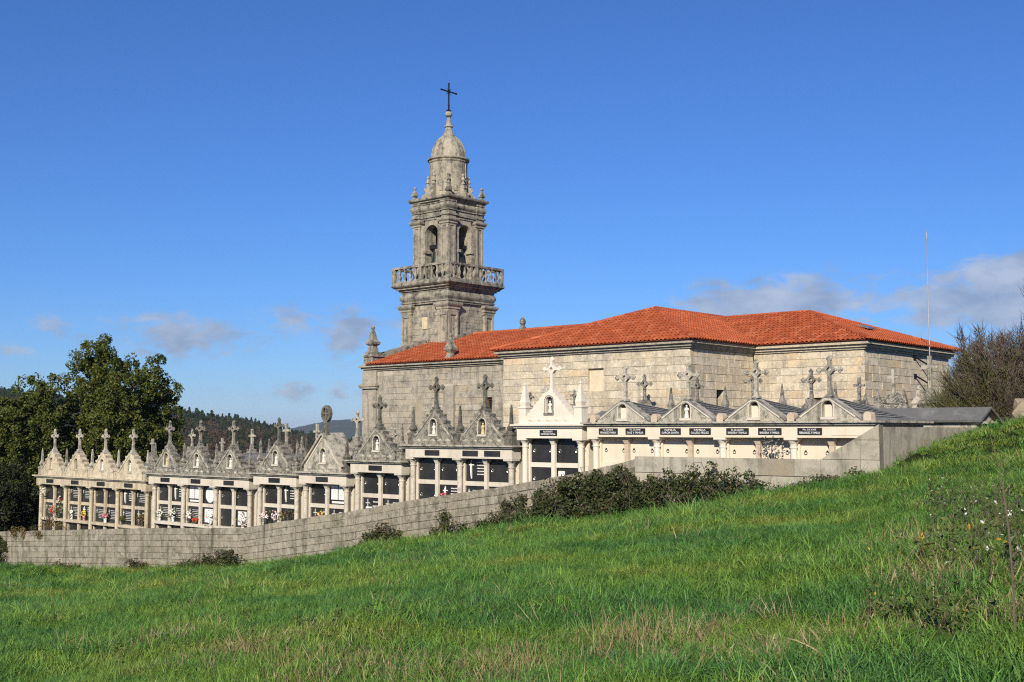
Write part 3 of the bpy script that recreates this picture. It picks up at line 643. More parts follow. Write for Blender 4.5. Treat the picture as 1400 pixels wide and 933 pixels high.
MB().lathe(TX, TY, [(.34, 15.17), (.34, 15.24), (.27, 15.3), (.21, 15.48), (.165, 15.66), (.23, 15.7), (.23, 15.76), (.16, 15.8), (.12, 16.0), (.09, 16.2), (.12, 16.22)] + [(max(.05, .19 * math.sin(math.pi * t / 8)), 16.38 - .17 * math.cos(math.pi * t / 8)) for t in range(1, 8)] + [(.04, 16.56)], 12).build('spire', 'granite_tower', TW)
m = MB().sq(TX, TY, [(.1, 16.54), (.08, 16.6), (.03, 16.64), (.03, 16.82)]).ball(TX, TY, 16.86, .06).sq(TX, TY, [(.028, 16.9), (.028, 18.0)]).box(TX - .028, TX + .028, TY - .55, TY + .55, 17.55, 17.61)
for a in range(4): m.obox((TX, TY + .1 * (1 if a % 2 else -1), 17.58 + .1 * (1 if a > 1 else -1)), (.012, 0, 0), (0, .06, .06 * (1 if (a % 2) == (a > 1) else -1)), (0, -.01, .01))
for t in (-.55, .55): m.ball(TX, TY + t, 17.58, .055)
m.ball(TX, TY, 18.0, .055); m.build('iron_cross', 'iron', TW)
place_blocks()
MB().lathe(-17.2, 43.2, [(.045, .5), (.045, 3.4), (.035, 3.42), (.03, 6.0), (.022, 6.05), (.018, 7.2), (.03, 7.22), (.012, 7.62)], 8)
AN = thing('antenna_pole', (-17.25, 43.2, .5), 'tall thin white metal pole bracketed to the end wall of the church', 'pole')
MB().lathe(-17.2, 43.2, [(.026, .9), (.026, 3.4), (.02, 3.42), (.017, 6.0), (.014, 6.05), (.011, 7.2), (.028, 7.25), (.028, 7.45), (.008, 7.62)], 8).build('mast', 'steel', AN, smooth=True)
for z in (1.75, 2.45): MB().tube([(-17.5, 42.6, z + .32), (-17.2, 43.2, z)], .03, 6).box(-17.535, -17.5, 42.5, 42.7, z + .24, z + .4).build('bracket', 'iron', AN)
# ------------------------------------------------------------------ tombs
FY = 26.85
def cross_mesh(m, x, y, z, h, kind, t=.055):
    w = h * .062; ah = z + h * .68; al = h * .30
    if kind == 'plain':
        w *= .8; al = h * .23; m.box(x - w, x + w, y - t, y + t, z, z + h); m.box(x - al, x - w, y - t + .003, y + t - .003, ah - w, ah + w); m.box(x + w, x + al, y - t + .003, y + t - .003, ah - w, ah + w); return m
    if kind == 'ring':
        m.sq(x, y, [(w * 1.5, z), (w * 1.5, z + .05 * h), (w * .95, z + .08 * h), (w * .95, z + .5 * h)]); c = z + h * .72; R0 = h * .27; n = 20
        for k in range(n):
            a, b = 2 * math.pi * k / n, 2 * math.pi * (k + 1) / n; P = []
            for r in (R0 * .72, R0): P += [(x + r * .82 * math.sin(a), c + r * math.cos(a)), (x + r * .82 * math.sin(b), c + r * math.cos(b))]
            m.prism([P[0], P[2], P[3], P[1]], y - t * 1.2, y + t * 1.2)
        m.box(x - w * .42, x + w * .42, y - t, y + t, z + .49 * h, c + R0 * .8); m.box(x - R0 * .62, x + R0 * .62, y - t * .9, y + t * .9, c - w * .38, c + w * .38); return m
    m.sq(x, y, [(w * 1.6, z), (w * 1.6, z + .04 * h), (w * .95, z + .07 * h), (w * .72, z + .3 * h), (w * .72, z + .55 * h)])
    q = h * .17                                 # square open ring set on its corner
    for sx_ in (-1, 1):
        for sz_ in (-1, 1):
            m.prism([(x + sx_ * q, ah), (x, ah + sz_ * q), (x, ah + sz_ * q * .42), (x + sx_ * q * .42, ah)], y - t, y + t)
    for dx, dz in ((-1, 0), (1, 0), (0, 1), (0, -1)):
        L = al if dz == 0 else h * .30; L = h * .2 if dz < 0 else L
        for k, (ra, rw) in enumerate(((q * .8, w * .62), (L * .86, w * .62))):
            pass
        a0, a1 = q * .72, L
        if dx: m.box(min(x + dx * a0, x + dx * a1), max(x + dx * a0, x + dx * a1), y - t * .9, y + t * .9, ah - w * .62, ah + w * .62)
        else: m.box(x - w * .62, x + w * .62, y - t * .9, y + t * .9, min(ah + dz * a0, ah + dz * a1), max(ah + dz * a0, ah + dz * a1))
        if dz >= 0:
            ex, ez_ = x + dx * L, ah + dz * L
            for bx_, bz_ in ((dx, dz), (dz, dx), (-dz, -dx)): m.ball(ex + bx_ * w * .75 - dx * w * .3, y, ez_ + bz_ * w * .75 - dz * w * .3, w * .72, 7, 4)
    return m
def pediment_mesh(m, x, z, hw, h, band, y0, y1, style, nw, nb, nh):
    ar = [(nw * math.cos(t), nb + nh - nw + nw * math.sin(t)) for t in np.linspace(math.pi, math.pi / 2, 6)]
    rake = []
    cap = {'A': .12, 'B': .10, 'C': .03, 'D': .14, 'E': .03}[style]
    if style in 'AB':
        n = 4
        for k in range(n):
            f0 = k / n; f1 = (k + .62) / n; wx = hw * .94
            cv = .08 * (1 - f0)
            rake += [(-(wx + (cap - wx) * f0), band + (h - band) * f0), (-(wx + (cap - wx) * f0) - .035 + .0, band + (h - band) * (f0 + .5 / n)), (-(wx + (cap - wx) * f1) - .0, band + (h - band) * f1)]
        rake.append((-cap, h))
    elif style == 'D':
        n = 6
        for k in range(n):
            f0 = k / n; wx = hw * .93; dx_ = (wx - cap) / n; dz_ = (h - band) / n; a_ = -(wx + (cap - wx) * f0); b_ = band + (h - band) * f0
            rake += [(a_, b_), (a_ + .012, b_ + dz_ * .62), (a_ + dx_ * .5, b_ + dz_ * .72)]
        rake.append((-cap, h))
    else: rake = [(-hw, band), (-cap, h)]
    left = [(-hw, 0), (0, 0), (0, nb), (-nw, nb)] + ar + [(0, h)] + rake[::-1]
    if rake[0][0] > -hw + .001: left.append((-hw, band))
    for sg in (-1, 1): m.prism([(x - sg * a if False else x + sg * -a * -1 if sg > 0 else x - a, z + b) for a, b in left], y0, y1)
    return m
STAT = []
def slab_marks(kind, x0, x1, z0, z1, y, par):
    w, h = x1 - x0, z1 - z0
    rg = random.Random(int(x0 * 977 + z0 * 131))
    if kind in '-x':
        m = MB()
        for xx in (x0 + .13 * w, x1 - .13 * w):
            for k in range(8):
                a, b = 2 * math.pi * k / 8, 2 * math.pi * (k + 1) / 8; r = .042; cz_ = z0 + h * .48
                m.tube([(xx + r * math.cos(a), y - .02, cz_ + r * math.sin(a)), (xx + r * math.cos(b), y - .02, cz_ + r * math.sin(b))], .007, 5)
            m.box(xx - .018, xx + .018, y - .03, y - .001, z0 + h * .48 + .03, z0 + h * .48 + .065)
        m.build('ring_handles', 'iron' if kind == 'x' else 'ring_metal', par); return
    m = MB()
    def lines(xa, xb, za, zb, n):
        for k in range(n):
            zz = zb - (zb - za) * (k + .5) / n; xx = xa + rg.uniform(0, .12) * (xb - xa); e = xb - rg.uniform(0, .15) * (xb - xa); t = (zb - za) / n * .2
            while xx < e:
                q = rg.uniform(.014, .04)
                m.box(xx, min(xx + q, e + .01), y - .006, y - .001, zz - t, zz + t * rg.uniform(.5, 1.)); xx += q + rg.uniform(.008, .018)
    if kind == 'T': lines(x0 + .24 * w, x1 - .12 * w, z0 + .22 * h, z1 - .16 * h, 6); m.box(x0 + .1 * w, x0 + .13 * w, y - .012, y - .001, z0 + .55 * h, z0 + .85 * h); m.box(x0 + .06 * w, x0 + .17 * w, y - .011, y - .001, z0 + .72 * h, z0 + .76 * h)
    if kind in 'CX':
        cx_ = x0 + .24 * w; t = .02 if kind == 'C' else .013
        m.box(cx_ - t, cx_ + t, y - .02, y - .001, z0 + .12 * h, z1 - .08 * h); m.box(cx_ - .12 * w, cx_ + .12 * w, y - .018, y - .001, z0 + .70 * h, z0 + .745 * h)
        if kind == 'C': m.lathe(cx_, y - .035, [(.012, z0 + .2 * h), (.022, z0 + .3 * h), (.03, z0 + .5 * h), (.034, z0 + .68 * h), (.018, z0 + .74 * h), (.022, z0 + .8 * h), (.01, z0 + .85 * h)], 7)
        lines(x0 + .5 * w, x1 - .06 * w, z0 + .25 * h, z1 - .1 * h, 5 if kind == 'C' else 3)
    if kind in 'PO':
        if kind == 'P':
            for a, b in ((.06, .44), (.50, .92)): m.box(x0 + a * w, x0 + b * w, y - .015, y - .001, z0 + .24 * h, z1 - .07 * h)
            m.box(x0 + .1 * w, x0 + .92 * w, y - .012, y - .001, z0 + .06 * h, z0 + .16 * h)
        else:
            m.add([(x0 + w * (.5 + .33 * math.cos(t)), y - .012, z0 + h * (.5 + .44 * math.sin(t))) for t in np.linspace(0, 2 * math.pi, 25)[:-1]], [tuple(range(24))])
    if kind == 'W':
        m.box(x0 + .12 * w, x0 + .72 * w, y - .02, y - .001, z0 + .12 * h, z1 - .1 * h)
    if kind == 'K':
        m.box(x0 + .04 * w, x0 + .32 * w, y - .02, y - .001, z0 + .02 * h, z1 - .15 * h)
        o = m.build('card', 'letter_white', par); c = x0 + .18 * w
        MB().box(c - .012, c + .012, y - .026, y - .0205, z0 + .12 * h, z1 - .28 * h).box(c - .06, c + .06, y - .0262, y - .0206, z0 + .5 * h, z0 + .55 * h).build('cross_mark', 'marble_black', par); return
    o = m.build('inscription', 'letter_grey' if kind in 'TX' else 'letter_white', par)
    if kind in 'POW':
        m = MB(); yy = y - .016 if kind == 'P' else (y - .0125 if kind == 'O' else y - .0205)
        for a, b in (((.09, .41), (.53, .89)) if kind == 'P' else (((.34, .66),) if kind == 'O' else ((.18, .66),))):
            for k in range(5):
                zz = z0 + h * (.34 + k * .11); m.box(x0 + (a + rg.uniform(0, .06)) * w, x0 + (b - rg.uniform(0, .08)) * w, yy - .002, yy, zz, zz + .018)
        m.build('lettering', 'letter_grey', par)
def text_mesh(txt, xc, zc, y, wmax, hgt, par, mat='letter_white', ybase=None):
    cu = bpy.data.curves.new('lettering', 'FONT'); cu.body = txt; cu.align_x = 'CENTER'; cu.align_y = 'CENTER'; cu.size = 1; cu.resolution_u = 2; cu.offset = .012
    t = bpy.data.objects.new('lettering_source', cu); col.objects.link(t); dg = bpy.context.evaluated_depsgraph_get()
    me = bpy.data.meshes.new_from_object(t.evaluated_get(dg)); col.objects.unlink(t); bpy.data.objects.remove(t); bpy.data.curves.remove(cu)
    xs = [v.co.x for v in me.vertices]; zs = [v.co.y for v in me.vertices]; sx_ = wmax / (max(xs) - min(xs)); sz_ = hgt / (max(zs) - min(zs)); mx_ = (max(xs) + min(xs)) / 2; mz_ = (max(zs) + min(zs)) / 2
    L = ORG[par.name]
    for v in me.vertices: v.co = ((v.co.x - mx_) * sx_ + xc - L.x, y - L.y, (v.co.y - mz_) * sz_ + zc - L.z)
    me.materials.clear(); me.materials.append(MATS[mat]); o = bpy.data.objects.new('lettering', me); col.objects.link(o); o.parent = par; ORG[o.name] = L; return o
SLAB_H, PITCH_R = .68, .82
def tomb(label, cols_, zc, style, marks, top='tomb_dark', lint='tomb_light', colm='tomb_column', post='tomb_light', slabm='marble_black', ph=1.08, crossh=.95, crossk='open', crossm=None, pinm=None, nrow=3, plaques=None, depth=2.55, sidem=None, statues='w', band=.25, bandm=None, roof=True, pinh=1.2, hwf=.47):
    x0, x1 = cols_[0], cols_[-1]; zb = zc - 3.35; crossm = crossm or top; pinm = pinm or top
    if style == 'E': zb = zc - 2.6
    T = thing('niche_tomb', ((x0 + x1) / 2, FY + 1, zb), label, 'tomb', 'niche tombs in a row above the wall')
    MB().box(x0 - .10, x1 + .10, FY + .24, FY + depth, zb, zc - .10).build('body', sidem or lint, T)
    MB().box(x0 - .18, x1 + .18, FY - .18, FY + .23, zc - .42, zc - .10).build('lintel', lint, T)
    m = MB().box(x0 - .26, x1 + .26, FY - .26, FY + depth + .08, zc - .10, zc - .05).box(x0 - .33, x1 + .33, FY - .33, FY + depth + .12, zc - .05, zc)
    m.build('cornice', bandm or ('tomb_mid' if style in 'BC' else lint), T)
    for x in cols_:
        c = MB().lathe(x, FY, [(.12, zb), (.12, zb + .1), (.10, zb + .14), (.094, zb + .3), (.086, zc - .70), (.105, zc - .69), (.105, zc - .66), (.088, zc - .65), (.088, zc - .635)], 14).build('column', colm, T, smooth=False)
        MB().lathe(x, FY, [(.086, zc - .636), (.10, zc - .58), (.15, zc - .51), (.16, zc - .49)], 14).sq(x, FY, [(.165, zc - .49), (.18, zc - .475), (.18, zc - .421)]).build('capital', colm, c)
    m_sh = MB()
    for bi, (a, b) in enumerate(zip(cols_[:-1], cols_[1:])):
        xc = (a + b) / 2; ya, yb = FY + .10, FY + .235; fx = .12; fr = MB()
        fr.box(a + .02, a + fx, ya, yb, zb, zc - .421); fr.box(b - fx, b - .02, ya, yb, zb, zc - .421)
        zt = zc - .47
        for r in range(nrow):
            zb_r = zt - SLAB_H; fr.box(a + fx, b - fx, ya + .02, yb, zb_r - (PITCH_R - SLAB_H), zb_r); zt -= PITCH_R
        fr.build('stone_grid', post, T)
        mp = MB().box(xc - .065, xc + .065, FY + .02, FY + .118, zb, zc - .60).sq(xc, FY + .07, [(.065, zc - .60), (.075, zc - .56), (.11, zc - .48), (.11, zc - .421)]); mp.build('centre_post', post if style != 'E' else 'tomb_pinkish', T)
        if style in 'ABC': MB().box(a + .1, b - .1, FY - .08, FY + .099, zc - 2.09, zc - 1.97).build('ledge', 'tomb_yellow' if style == 'A' else post, T)
        zt = zc - .43
        for r in range(nrow):
            for ci, (sa, sb) in enumerate(((a + fx + .002, xc - .02), (xc + .02, b - fx - .002))):
                z1 = zt if r == 0 else zt - .04; z0 = zt - SLAB_H - .04
                sl_ = MB().box(sa, sb, FY + .165, FY + .225, z0 + .002, z1 - .001 if r == 0 else z1 - .002).build('slab', slabm, T)
                k = marks[bi][r * 2 + ci] if r * 2 + ci < len(marks[bi]) else '-'
                if k != ' ': slab_marks(k, sa + (.03 if ci == 0 else .05), sb - (.05 if ci == 0 else .03), z0, z1, FY + .165, sl_)
            zt -= PITCH_R
        pls = plaques[bi] if plaques else ['']
        for pi, txt in enumerate(pls):
            pc = xc if len(pls) == 1 else (xc - .47 if pi == 0 else xc + .47)
            pw = .33 if len(pls) == 1 else .33
            if txt is None: MB().box(pc - .36, pc + .36, FY - .19, FY - .181, zc - .36, zc - .20).build('blank_panel', lint, T); continue
            p = MB().box(pc - pw, pc + pw, FY - .205, FY - .181, zc - .345, zc - .175).build('plaque', 'marble_black', T)
            if txt:
                l1, l2 = txt.split('|'); text_mesh(l1, pc, zc - .222, FY - .2065, .36, .05, p); text_mesh(l2, pc, zc - .295, FY - .2065, .56, .055, p)
        # gable above
        hw = (b - a) * hwf - (.08 if style != 'E' else .1); y0, y1 = FY - .16, FY + .16
        nw, nb, nh = (.14, band + .09, .48) if style != 'E' else (.135, .10, .40)
        P = pediment_mesh(MB(), xc, zc, hw, ph, band, y0, y1, style, nw, nb, nh).build('pediment', top, T, jit=.006 if style in 'AB' else 0)
        MB().box(xc - nw - .02, xc + nw + .02, y0 + (.11 if style != 'E' else .16), y1 - .012, zc + nb - .02, zc + nh + nb + .02).build('niche_back', 'niche_dark', P)
        ar = [(xc + (nw + .03) * math.cos(t), zc + nb + nh - nw + (nw + .03) * math.sin(t)) for t in np.linspace(0, math.pi, 11)]
        trim = 'tomb_light' if style not in 'D' else 'tomb_dark'
        if style == 'A': trim = 'tomb_yellow'
        MB().tube([(xc + nw + .03, y0 - .005, zc + nb)] + [(p, y0 - .005, q) for p, q in ar] + [(xc - nw - .03, y0 - .005, zc + nb)], .015, 5).box(xc - nw - .05, xc + nw + .05, y0 - .035, y0 - .002, zc + nb - .07, zc + nb - .005).build('niche_frame', trim, P)
        if style in 'ABCE':
            m = MB()
            for sg in (-1, 1):
                A = Vector((xc + sg * (hw * .86), y0 - .012, zc + band + .02)); B = Vector((xc + sg * .06, y0 - .012, zc + ph * .93)); d = (B - A); L = d.length; d /= L
                m.obox((A + B) / 2, d * L / 2, (0, .016, 0), Vector((-d.z, 0, d.x)) * .026)
            m.build('rake_moulding', 'tomb_mid' if style == 'B' else ('tomb_light' if style != 'A' else 'tomb_yellow'), P)
        if style in 'BCD':
            m = MB(); k = 5
            for q in range(k):
                bx_ = xc + (q - (k - 1) / 2) * hw * .36; r0 = hw * .17
                m.add([(bx_ - r0, y0 - .003, zc + band / 2), (bx_, y0 - .003, zc + band / 2 - .075), (bx_ + r0, y0 - .003, zc + band / 2), (bx_, y0 - .003, zc + band / 2 + .075), (bx_, y0 - .04, zc + band / 2)], [(0, 1, 4), (1, 2, 4), (2, 3, 4), (3, 0, 4)])
            m.build('carved_band', 'tomb_mid' if style != 'D' else top, P)
        if style == 'C':
            m = MB()
            for sg in (-1, 1):
                A = Vector((xc + sg * (hw + .07), 0, zc + band - .08)); B = Vector((xc + sg * .0, 0, zc + ph + .07)); d = (B - A); L = d.length; d /= L
                c = (A + B) / 2 + Vector((-d.z * -sg * -1 if False else 0, FY + .25, .02)); m.obox(c, d * L / 2, (0, .5, 0), Vector((-d.z, 0, d.x)) * .035)
            m.build('gable_slab', 'tomb_mid', T)
        if style == 'E':
            ry1 = FY + depth + .3; m = MB(); hw2 = hw + .04
            for sg in (-1, 1):
                m.add([(xc + sg * hw2, y1 - .35, zc + .05), (xc, y1 - .35, zc + ph + .035), (xc, ry1, zc + .27), (xc + sg * hw2, ry1, zc + .05), (xc + sg * hw2, y1 - .35, zc + .015), (xc, y1 - .35, zc + ph), (xc, ry1, zc + .235), (xc + sg * hw2, ry1, zc + .015)],
                      [(0, 1, 2, 3), (4, 7, 6, 5), (0, 4, 5, 1), (3, 2, 6, 7), (0, 3, 7, 4)])
                n_r = 7
                for q in range(1, n_r):
                    t = q / n_r; m.tube([(xc + sg * hw2 * (1 - t), y1, zc + .055 + (ph - .02) * t), (xc + sg * hw2 * (1 - t), ry1, zc + .055 + .215 * t)], .018, 4)
            m.build('gable_roof', 'roof_sheet', T)
        ck = crossk[bi] if isinstance(crossk, (list, tuple)) else crossk
        if ck: 
            m = MB(); zt2 = zc + ph
            if style in 'AB': m.sq(xc, FY, [(.15, zt2 - .05), (.15, zt2 + .03), (.10, zt2 + .07), (.08, zt2 + .12)]); zt2 += .1
            cross_mesh(m, xc, FY, zt2, crossh[bi] if isinstance(crossh, (list, tuple)) else crossh, ck); m.build('cross', crossm, T)
        if statues[bi % len(statues)] != ' ': STAT.append((xc, y0 + .055, zc + nb, .36, statues[bi % len(statues)], label, bi, len(cols_) - 1))
        elif style == 'E': MB().box(xc - nw + .01, xc + nw - .01, y0 + .10, y0 + .15, zc + nb, zc + nb + nh - .1).build('niche_panel', 'tomb_cream', P)
    if style == 'E':
        for x in cols_:
            m = MB().box(x - .10, x + .10, FY - .14, FY + .1, zc, zc + .12)
            m.prism([(x + .10 * math.cos(t), zc + .12 + .10 * math.sin(t)) for t in np.linspace(0, math.pi, 9)], FY - .137, FY + .097); m.build('rounded_stop', 'tomb_pinkish', T)
    else:
        for x in cols_:
            if style == 'A' or style == 'B' or style == 'C':
                m = MB().sq(x, FY, [(.13, zc), (.13, zc + .3), (.15, zc + .32), (.15, zc + .37), (.08, zc + .40), (.06, zc + .43), (.10, zc + .49), (.105, zc + .54), (.05, zc + .66), (.032, zc + pinh * .93), (.02, zc + pinh)]); m.ball(x, FY, zc + pinh + .02, .035)
            else:
                m = MB().sq(x, FY, [(.14, zc), (.14, zc + .46), (.165, zc + .48), (.165, zc + .52), (.10, zc + .54), (.115, zc + .60), (.125, zc + .66), (.10, zc + .74), (.04, zc + pinh - .08), (.032, zc + pinh - .03)]); m.ball(x, FY, zc + pinh + .01, .045)
            m.build('pinnacle', pinm, T)
        if roof:
            MB().prism([(FY + .16, zc + .003), (FY + depth + .1, zc + .003), (FY + depth + .1, zc + .1), (FY + 1.3, zc + .42), (FY + .16, zc + .2)], x0 - .15, x1 + .15, axis='X').build('roof', 'roof_slab', T)
    return T
tomb('long cream niche tomb of four gables, farthest left', [-53.59, -51.27, -48.95, -46.7, -44.34], -2.05, 'A', ['--TT  ', 'TTTC  ', '--TT  ', 'CTTX  '], top='tomb_yellow', lint='tomb_yellow', colm='tomb_yellow', post='tomb_yellow', crossm='tomb_mid', pinm='tomb_mid', statues='o ww')
tomb('weathered niche tomb of three dark gables and stone crosses, flowers on its ledge', [-43.77, -41.61, -39.35, -37.11], -1.73, 'B', ['-CTT', 'POTW', '---W'], statues='oww', crossh=.95)
tomb('single weathered niche tomb with pink-white flowers and one dark gable', [-36.48, -34.25], -1.55, 'B', ['-C--'], crossh=.85, crossm='tomb_black')
tomb('niche tomb with one tall pale triangular gable and ring-headed cross', [-33.74, -31.48], -1.44, 'C', ['-PXX'], top='tomb_mid', ph=1.28, crossh=1.1, crossk='ring', crossm='tomb_black', pinm='tomb_black', hwf=.5)
tomb('single weathered niche tomb with dark gable just left of the church corner', [-30.9, -28.68], -.98, 'B', ['--XX'], crossh=1.0, crossm='tomb_black')
tomb('weathered niche tomb of two dark gables below the nave windows', [-28.13, -25.97, -23.78], -.43, 'B', ['---C', 'C-T-'], statues='wo', plaques=[[''], ['', '']], crossh=1.0, crossm='tomb_black', pinm='tomb_black')
tomb('clean white stone niche tomb with one stepped gable and white cross', [-23.22, -21.07], .215, 'D', ['---K'], top='tomb_white', lint='tomb_white', colm='tomb_white', post='tomb_white', ph=.95, crossh=1.02, plaques=[['Flia. DE ERNESTO|DOMINGUEZ Y FAMILIA']], roof=False)
tomb('long niche tomb with cream slabs and four low grey gables, nearest the ramped wall', [-20.52, -18.4, -16.3, -14.24, -12.2], .26, 'E', ['xx', 'xx', 'xx', 'x '], top='tomb_mid', lint='tomb_cream', colm='tomb_white', post='tomb_cream', slabm='tomb_cream', ph=.60, crossh=.98, crossm='tomb_mid', nrow=2, statues=' w  ', depth=3.0, band=.08, bandm='tomb_mid',
     plaques=[['Flia. DE JESUS|FERNANDEZ Y FAMILIA', 'Flia. DE JAIME|DIAZ Y FAMILIA'], ['FAMILIA|GARCIA SANTA', 'FAMILIA|GALLEGO PEGUEZ'], ['Flia. DE AGUSTIN|BARREIRA Y FAMILIA', 'Flia. DE JULIO|BARREIRA Y FAMILIA'], ['Flia. DE JOSE|FERNANDEZ Y FAMILIA', None]])
def statue(x, y, z, h, kind, lab):
    m = MB(); m.lathe(x, y, [(.19 * h, z), (.2 * h, z + .04 * h), (.17 * h, z + .07 * h), (.165 * h, z + .2 * h), (.13 * h, z + .5 * h), (.16 * h, z + .66 * h), (.15 * h, z + .74 * h), (.05 * h, z + .8 * h), (.05 * h, z + .83 * h)], 9)
    m.ball(x, y, z + .9 * h, .09 * h, 8, 5)
    for s_ in (-1, 1): m.tube([(x + s_ * .14 * h, y, z + .72 * h), (x + s_ * .17 * h, y - .03 * h, z + .56 * h), (x + s_ * .02 * h, y - .14 * h, z + .58 * h)], [.05 * h, .05 * h, .03 * h], 6)
    tag(m.build('saint_statue', 'statue_ochre' if kind == 'o' else 'statue_white', smooth=True), lab, 'statue', 'small statues in the gables of the tombs')
ordn = ['first', 'second', 'third', 'fourth']
nm = {'long cream': 'far-left cream tomb', 'weathered niche tomb of three': 'three-gable tomb', 'single weathered niche tomb with pink': 'single dark tomb with pink flowers', 'niche tomb with one tall': 'tall pale gable under the ring cross', 'single weathered niche tomb with dark': 'dark gable left of the church corner', 'weathered niche tomb of two': 'two-gable tomb below the nave', 'clean white': 'clean white stepped gable', 'long niche': 'low grey gabled tomb'}
for x, y, z, h, k, lab, bi, nb_ in STAT:
    where = [v for q, v in nm.items() if lab.startswith(q)][0]; colr = 'ochre' if k == 'o' else 'white'
    statue(x, y, z, h, k, f'small {colr} saint figure in the {ordn[bi]} gable of the {where}' if nb_ > 1 else f'small {colr} saint figure in the {where}')
# back row: tombs facing the church, seen from behind
def back_row(label, x0, x1, y0, y1, zf, items, mat='tomb_dark', zlow=-5.5, step=None):
    T = thing('back_tomb_row', ((x0 + x1) / 2, (y0 + y1) / 2, zlow), label, 'tomb')
    n = max(1, round((x1 - x0) / 6)); 
    for k in range(n):
        a = x0 + (x1 - x0) * k / n; b = x0 + (x1 - x0) * (k + 1) / n; z = zf((a + b) / 2)
        MB().box(a + .002, b - .002, y0, y1, zlow, z - .1).build('body', 'tomb_mid', T); MB().box(a - .004, b - .006, y0 - .1, y1 + .1, z - .1, z).build('cornice', 'tomb_dark', T)
        MB().prism([(y0 - .05, z + .002), (y1, z + .002), (y1, z + .2), ((y0 + y1) / 2, z + .38)], a, b - .01, axis='X').build('roof', 'roof_slab', T)
    prev = None
    for x, zt, kind, ch in items:
        z = zf(x) - .02; gh = max(.3, zt - ch - z + .05); m = MB(); hw = .34 + .36 * gh; pr = []
        for k in range(7): pr.append((-hw + hw * .82 * (k / 6) ** .85 + (.05 if k % 2 else -.02), gh * (k / 6) ** .9))
        poly = [(x + a, z + b) for a, b in pr] + [(x - a, z + b) for a, b in pr[::-1]]
        m.prism(poly, y1 - .3, y1 + .05); m.build('gable', 'tomb_dark', T, jit=.02)
        cross_mesh(MB(), x, y1 - .12, zt - ch, ch, kind).build('cross', mat, T)
        if prev is not None:
            p = (x + prev) / 2; zp = zf(p); MB().sq(p, y1 - .1, [(.13, zp), (.13, zp + .35), (.16, zp + .4), (.08, zp + .44), (.1, zp + .55), (.05, zp + .75), (.02, zp + 1.15)]).build('pinnacle', 'tomb_dark', T, jit=.008)
        prev = x
    return T
back_row('row of weathered tombs behind the left niche tombs, only roofs and crosses showing', -56, -31, 29.9, 32.4, lambda x: float(np.interp(x, [-53, -45, -39, -34], [-1.95, -1.6, -1.25, -1.05])),
         [(-52.89, -.37, 'plain', .75), (-49.38, .07, 'open', .85), (-46.86, -.31, 'plain', .7), (-44.51, .10, 'plain', .95), (-41.97, .36, 'plain', 1.0), (-39.83, .32, 'plain', 1.0), (-37.19, .83, 'open', 1.1), (-34.9, .06, 'open', .6)], 'tomb_mid')
back_row('row of lichen-covered tombs with gables and crosses between the white tomb and the church', -30.5, -24.4, 30.2, 32.4, lambda x: float(np.interp(x, [-30, -25], [-.75, .05])), [(-29.6, .5, 'open', .5), (-27.67, 1.42, 'open', .55), (-25.62, 1.45, 'open', .55)], 'tomb_dark')
BR = back_row('low tomb row with slab roof and rough stone crosses behind the cream-slab tombs', -24.2, -15.0, 31.0, 33.0, lambda x: .32, [(-23.02, 1.91, 'open', .9), (-20.9, 1.75, 'open', .8), (-18.82, 1.91, 'open', .95), (-16.8, 1.88, 'open', .95), (-15.25, 1.61, 'plain', .75)], 'tomb_dark')
# gabled vault at the right end
VT = thing('gabled_vault', (-13, 32.3, -1), 'low granite vault with pitched dark slab roof beside the broom shrub', 'vault')
MB().box(-15.6, -11.3, 31.42, 32.75, -1.2, .30).prism([(31.42, .30), (32.75, .30), (32.08, .57)], -15.6, -11.302, axis='X').build('body', 'tomb_mid', VT)
m = MB()
for sg in (-1, 1):
    A = Vector((0, 32.08 + sg * .82, .27)); B = Vector((0, 32.08, .63)); d = (B - A); L = d.length; d /= L; c = (A + B) / 2
    m.obox((-13.42, c.y, c.z), (2.3, 0, 0), d * L / 2, Vector((0, -d.z, d.y)) * .03)
m.build('roof', 'roof_slab', VT)
MB().box(-11.3, -11.22, 31.38, 32.79, .2, .27).build('cornice', 'tomb_light', VT)
TB = thing('stone_cross_tomb', (-14.84, 34.4, -.8), 'rough conical tomb with plain stone cross between two knobbly spires at the church end', 'tomb')
m = MB().sq(-14.84, 34.4, [(.45, -.8), (.42, .3), (.34, .5), (.38, .56), (.27, .8), (.3, .86), (.16, 1.08), (.1, 1.16)]); m.build('mound', 'tomb_dark', TB, jit=.03)
cross_mesh(MB(), -14.84, 34.4, 1.12, .78, 'plain', .05).build('cross', 'tomb_mid', TB)
for x, h in ((-15.22, .0), (-14.4, -.02), (-15.62, -.15)): MB().sq(x, 34.1, [(.17, -.8), (.17, .4), (.2, .46), (.13, .6), (.16, .66), (.09, .85 + h), (.11, .9 + h), (.04, 1.15 + h), (.015, 1.3 + h)]).build('spire', 'tomb_dark', TB, jit=.015)
TB2 = thing('tall_cross_tomb', (-14.45, 36.2, -.8), 'tall stone cross on mossy pedestal next to the white pole', 'tomb')
MB().sq(-14.42, 36.2, [(.36, -.8), (.34, .5), (.26, .8), (.3, .86), (.17, 1.15), (.1, 1.3)]).build('pedestal', 'tomb_dark', TB2, jit=.03)
cross_mesh(MB(), -14.42, 36.2, 1.26, 1.12, 'plain', .05).build('cross', 'tomb_mid', TB2)
MB().sq(-14.8, 36.2, [(.2, -.8), (.2, .6), (.23, .65), (.15, .82), (.19, .88), (.08, 1.1), (.05, 1.32)]).ball(-14.8, 36.2, 1.36, .08).build('urn_finial', 'tomb_mid', TB2, jit=.02)
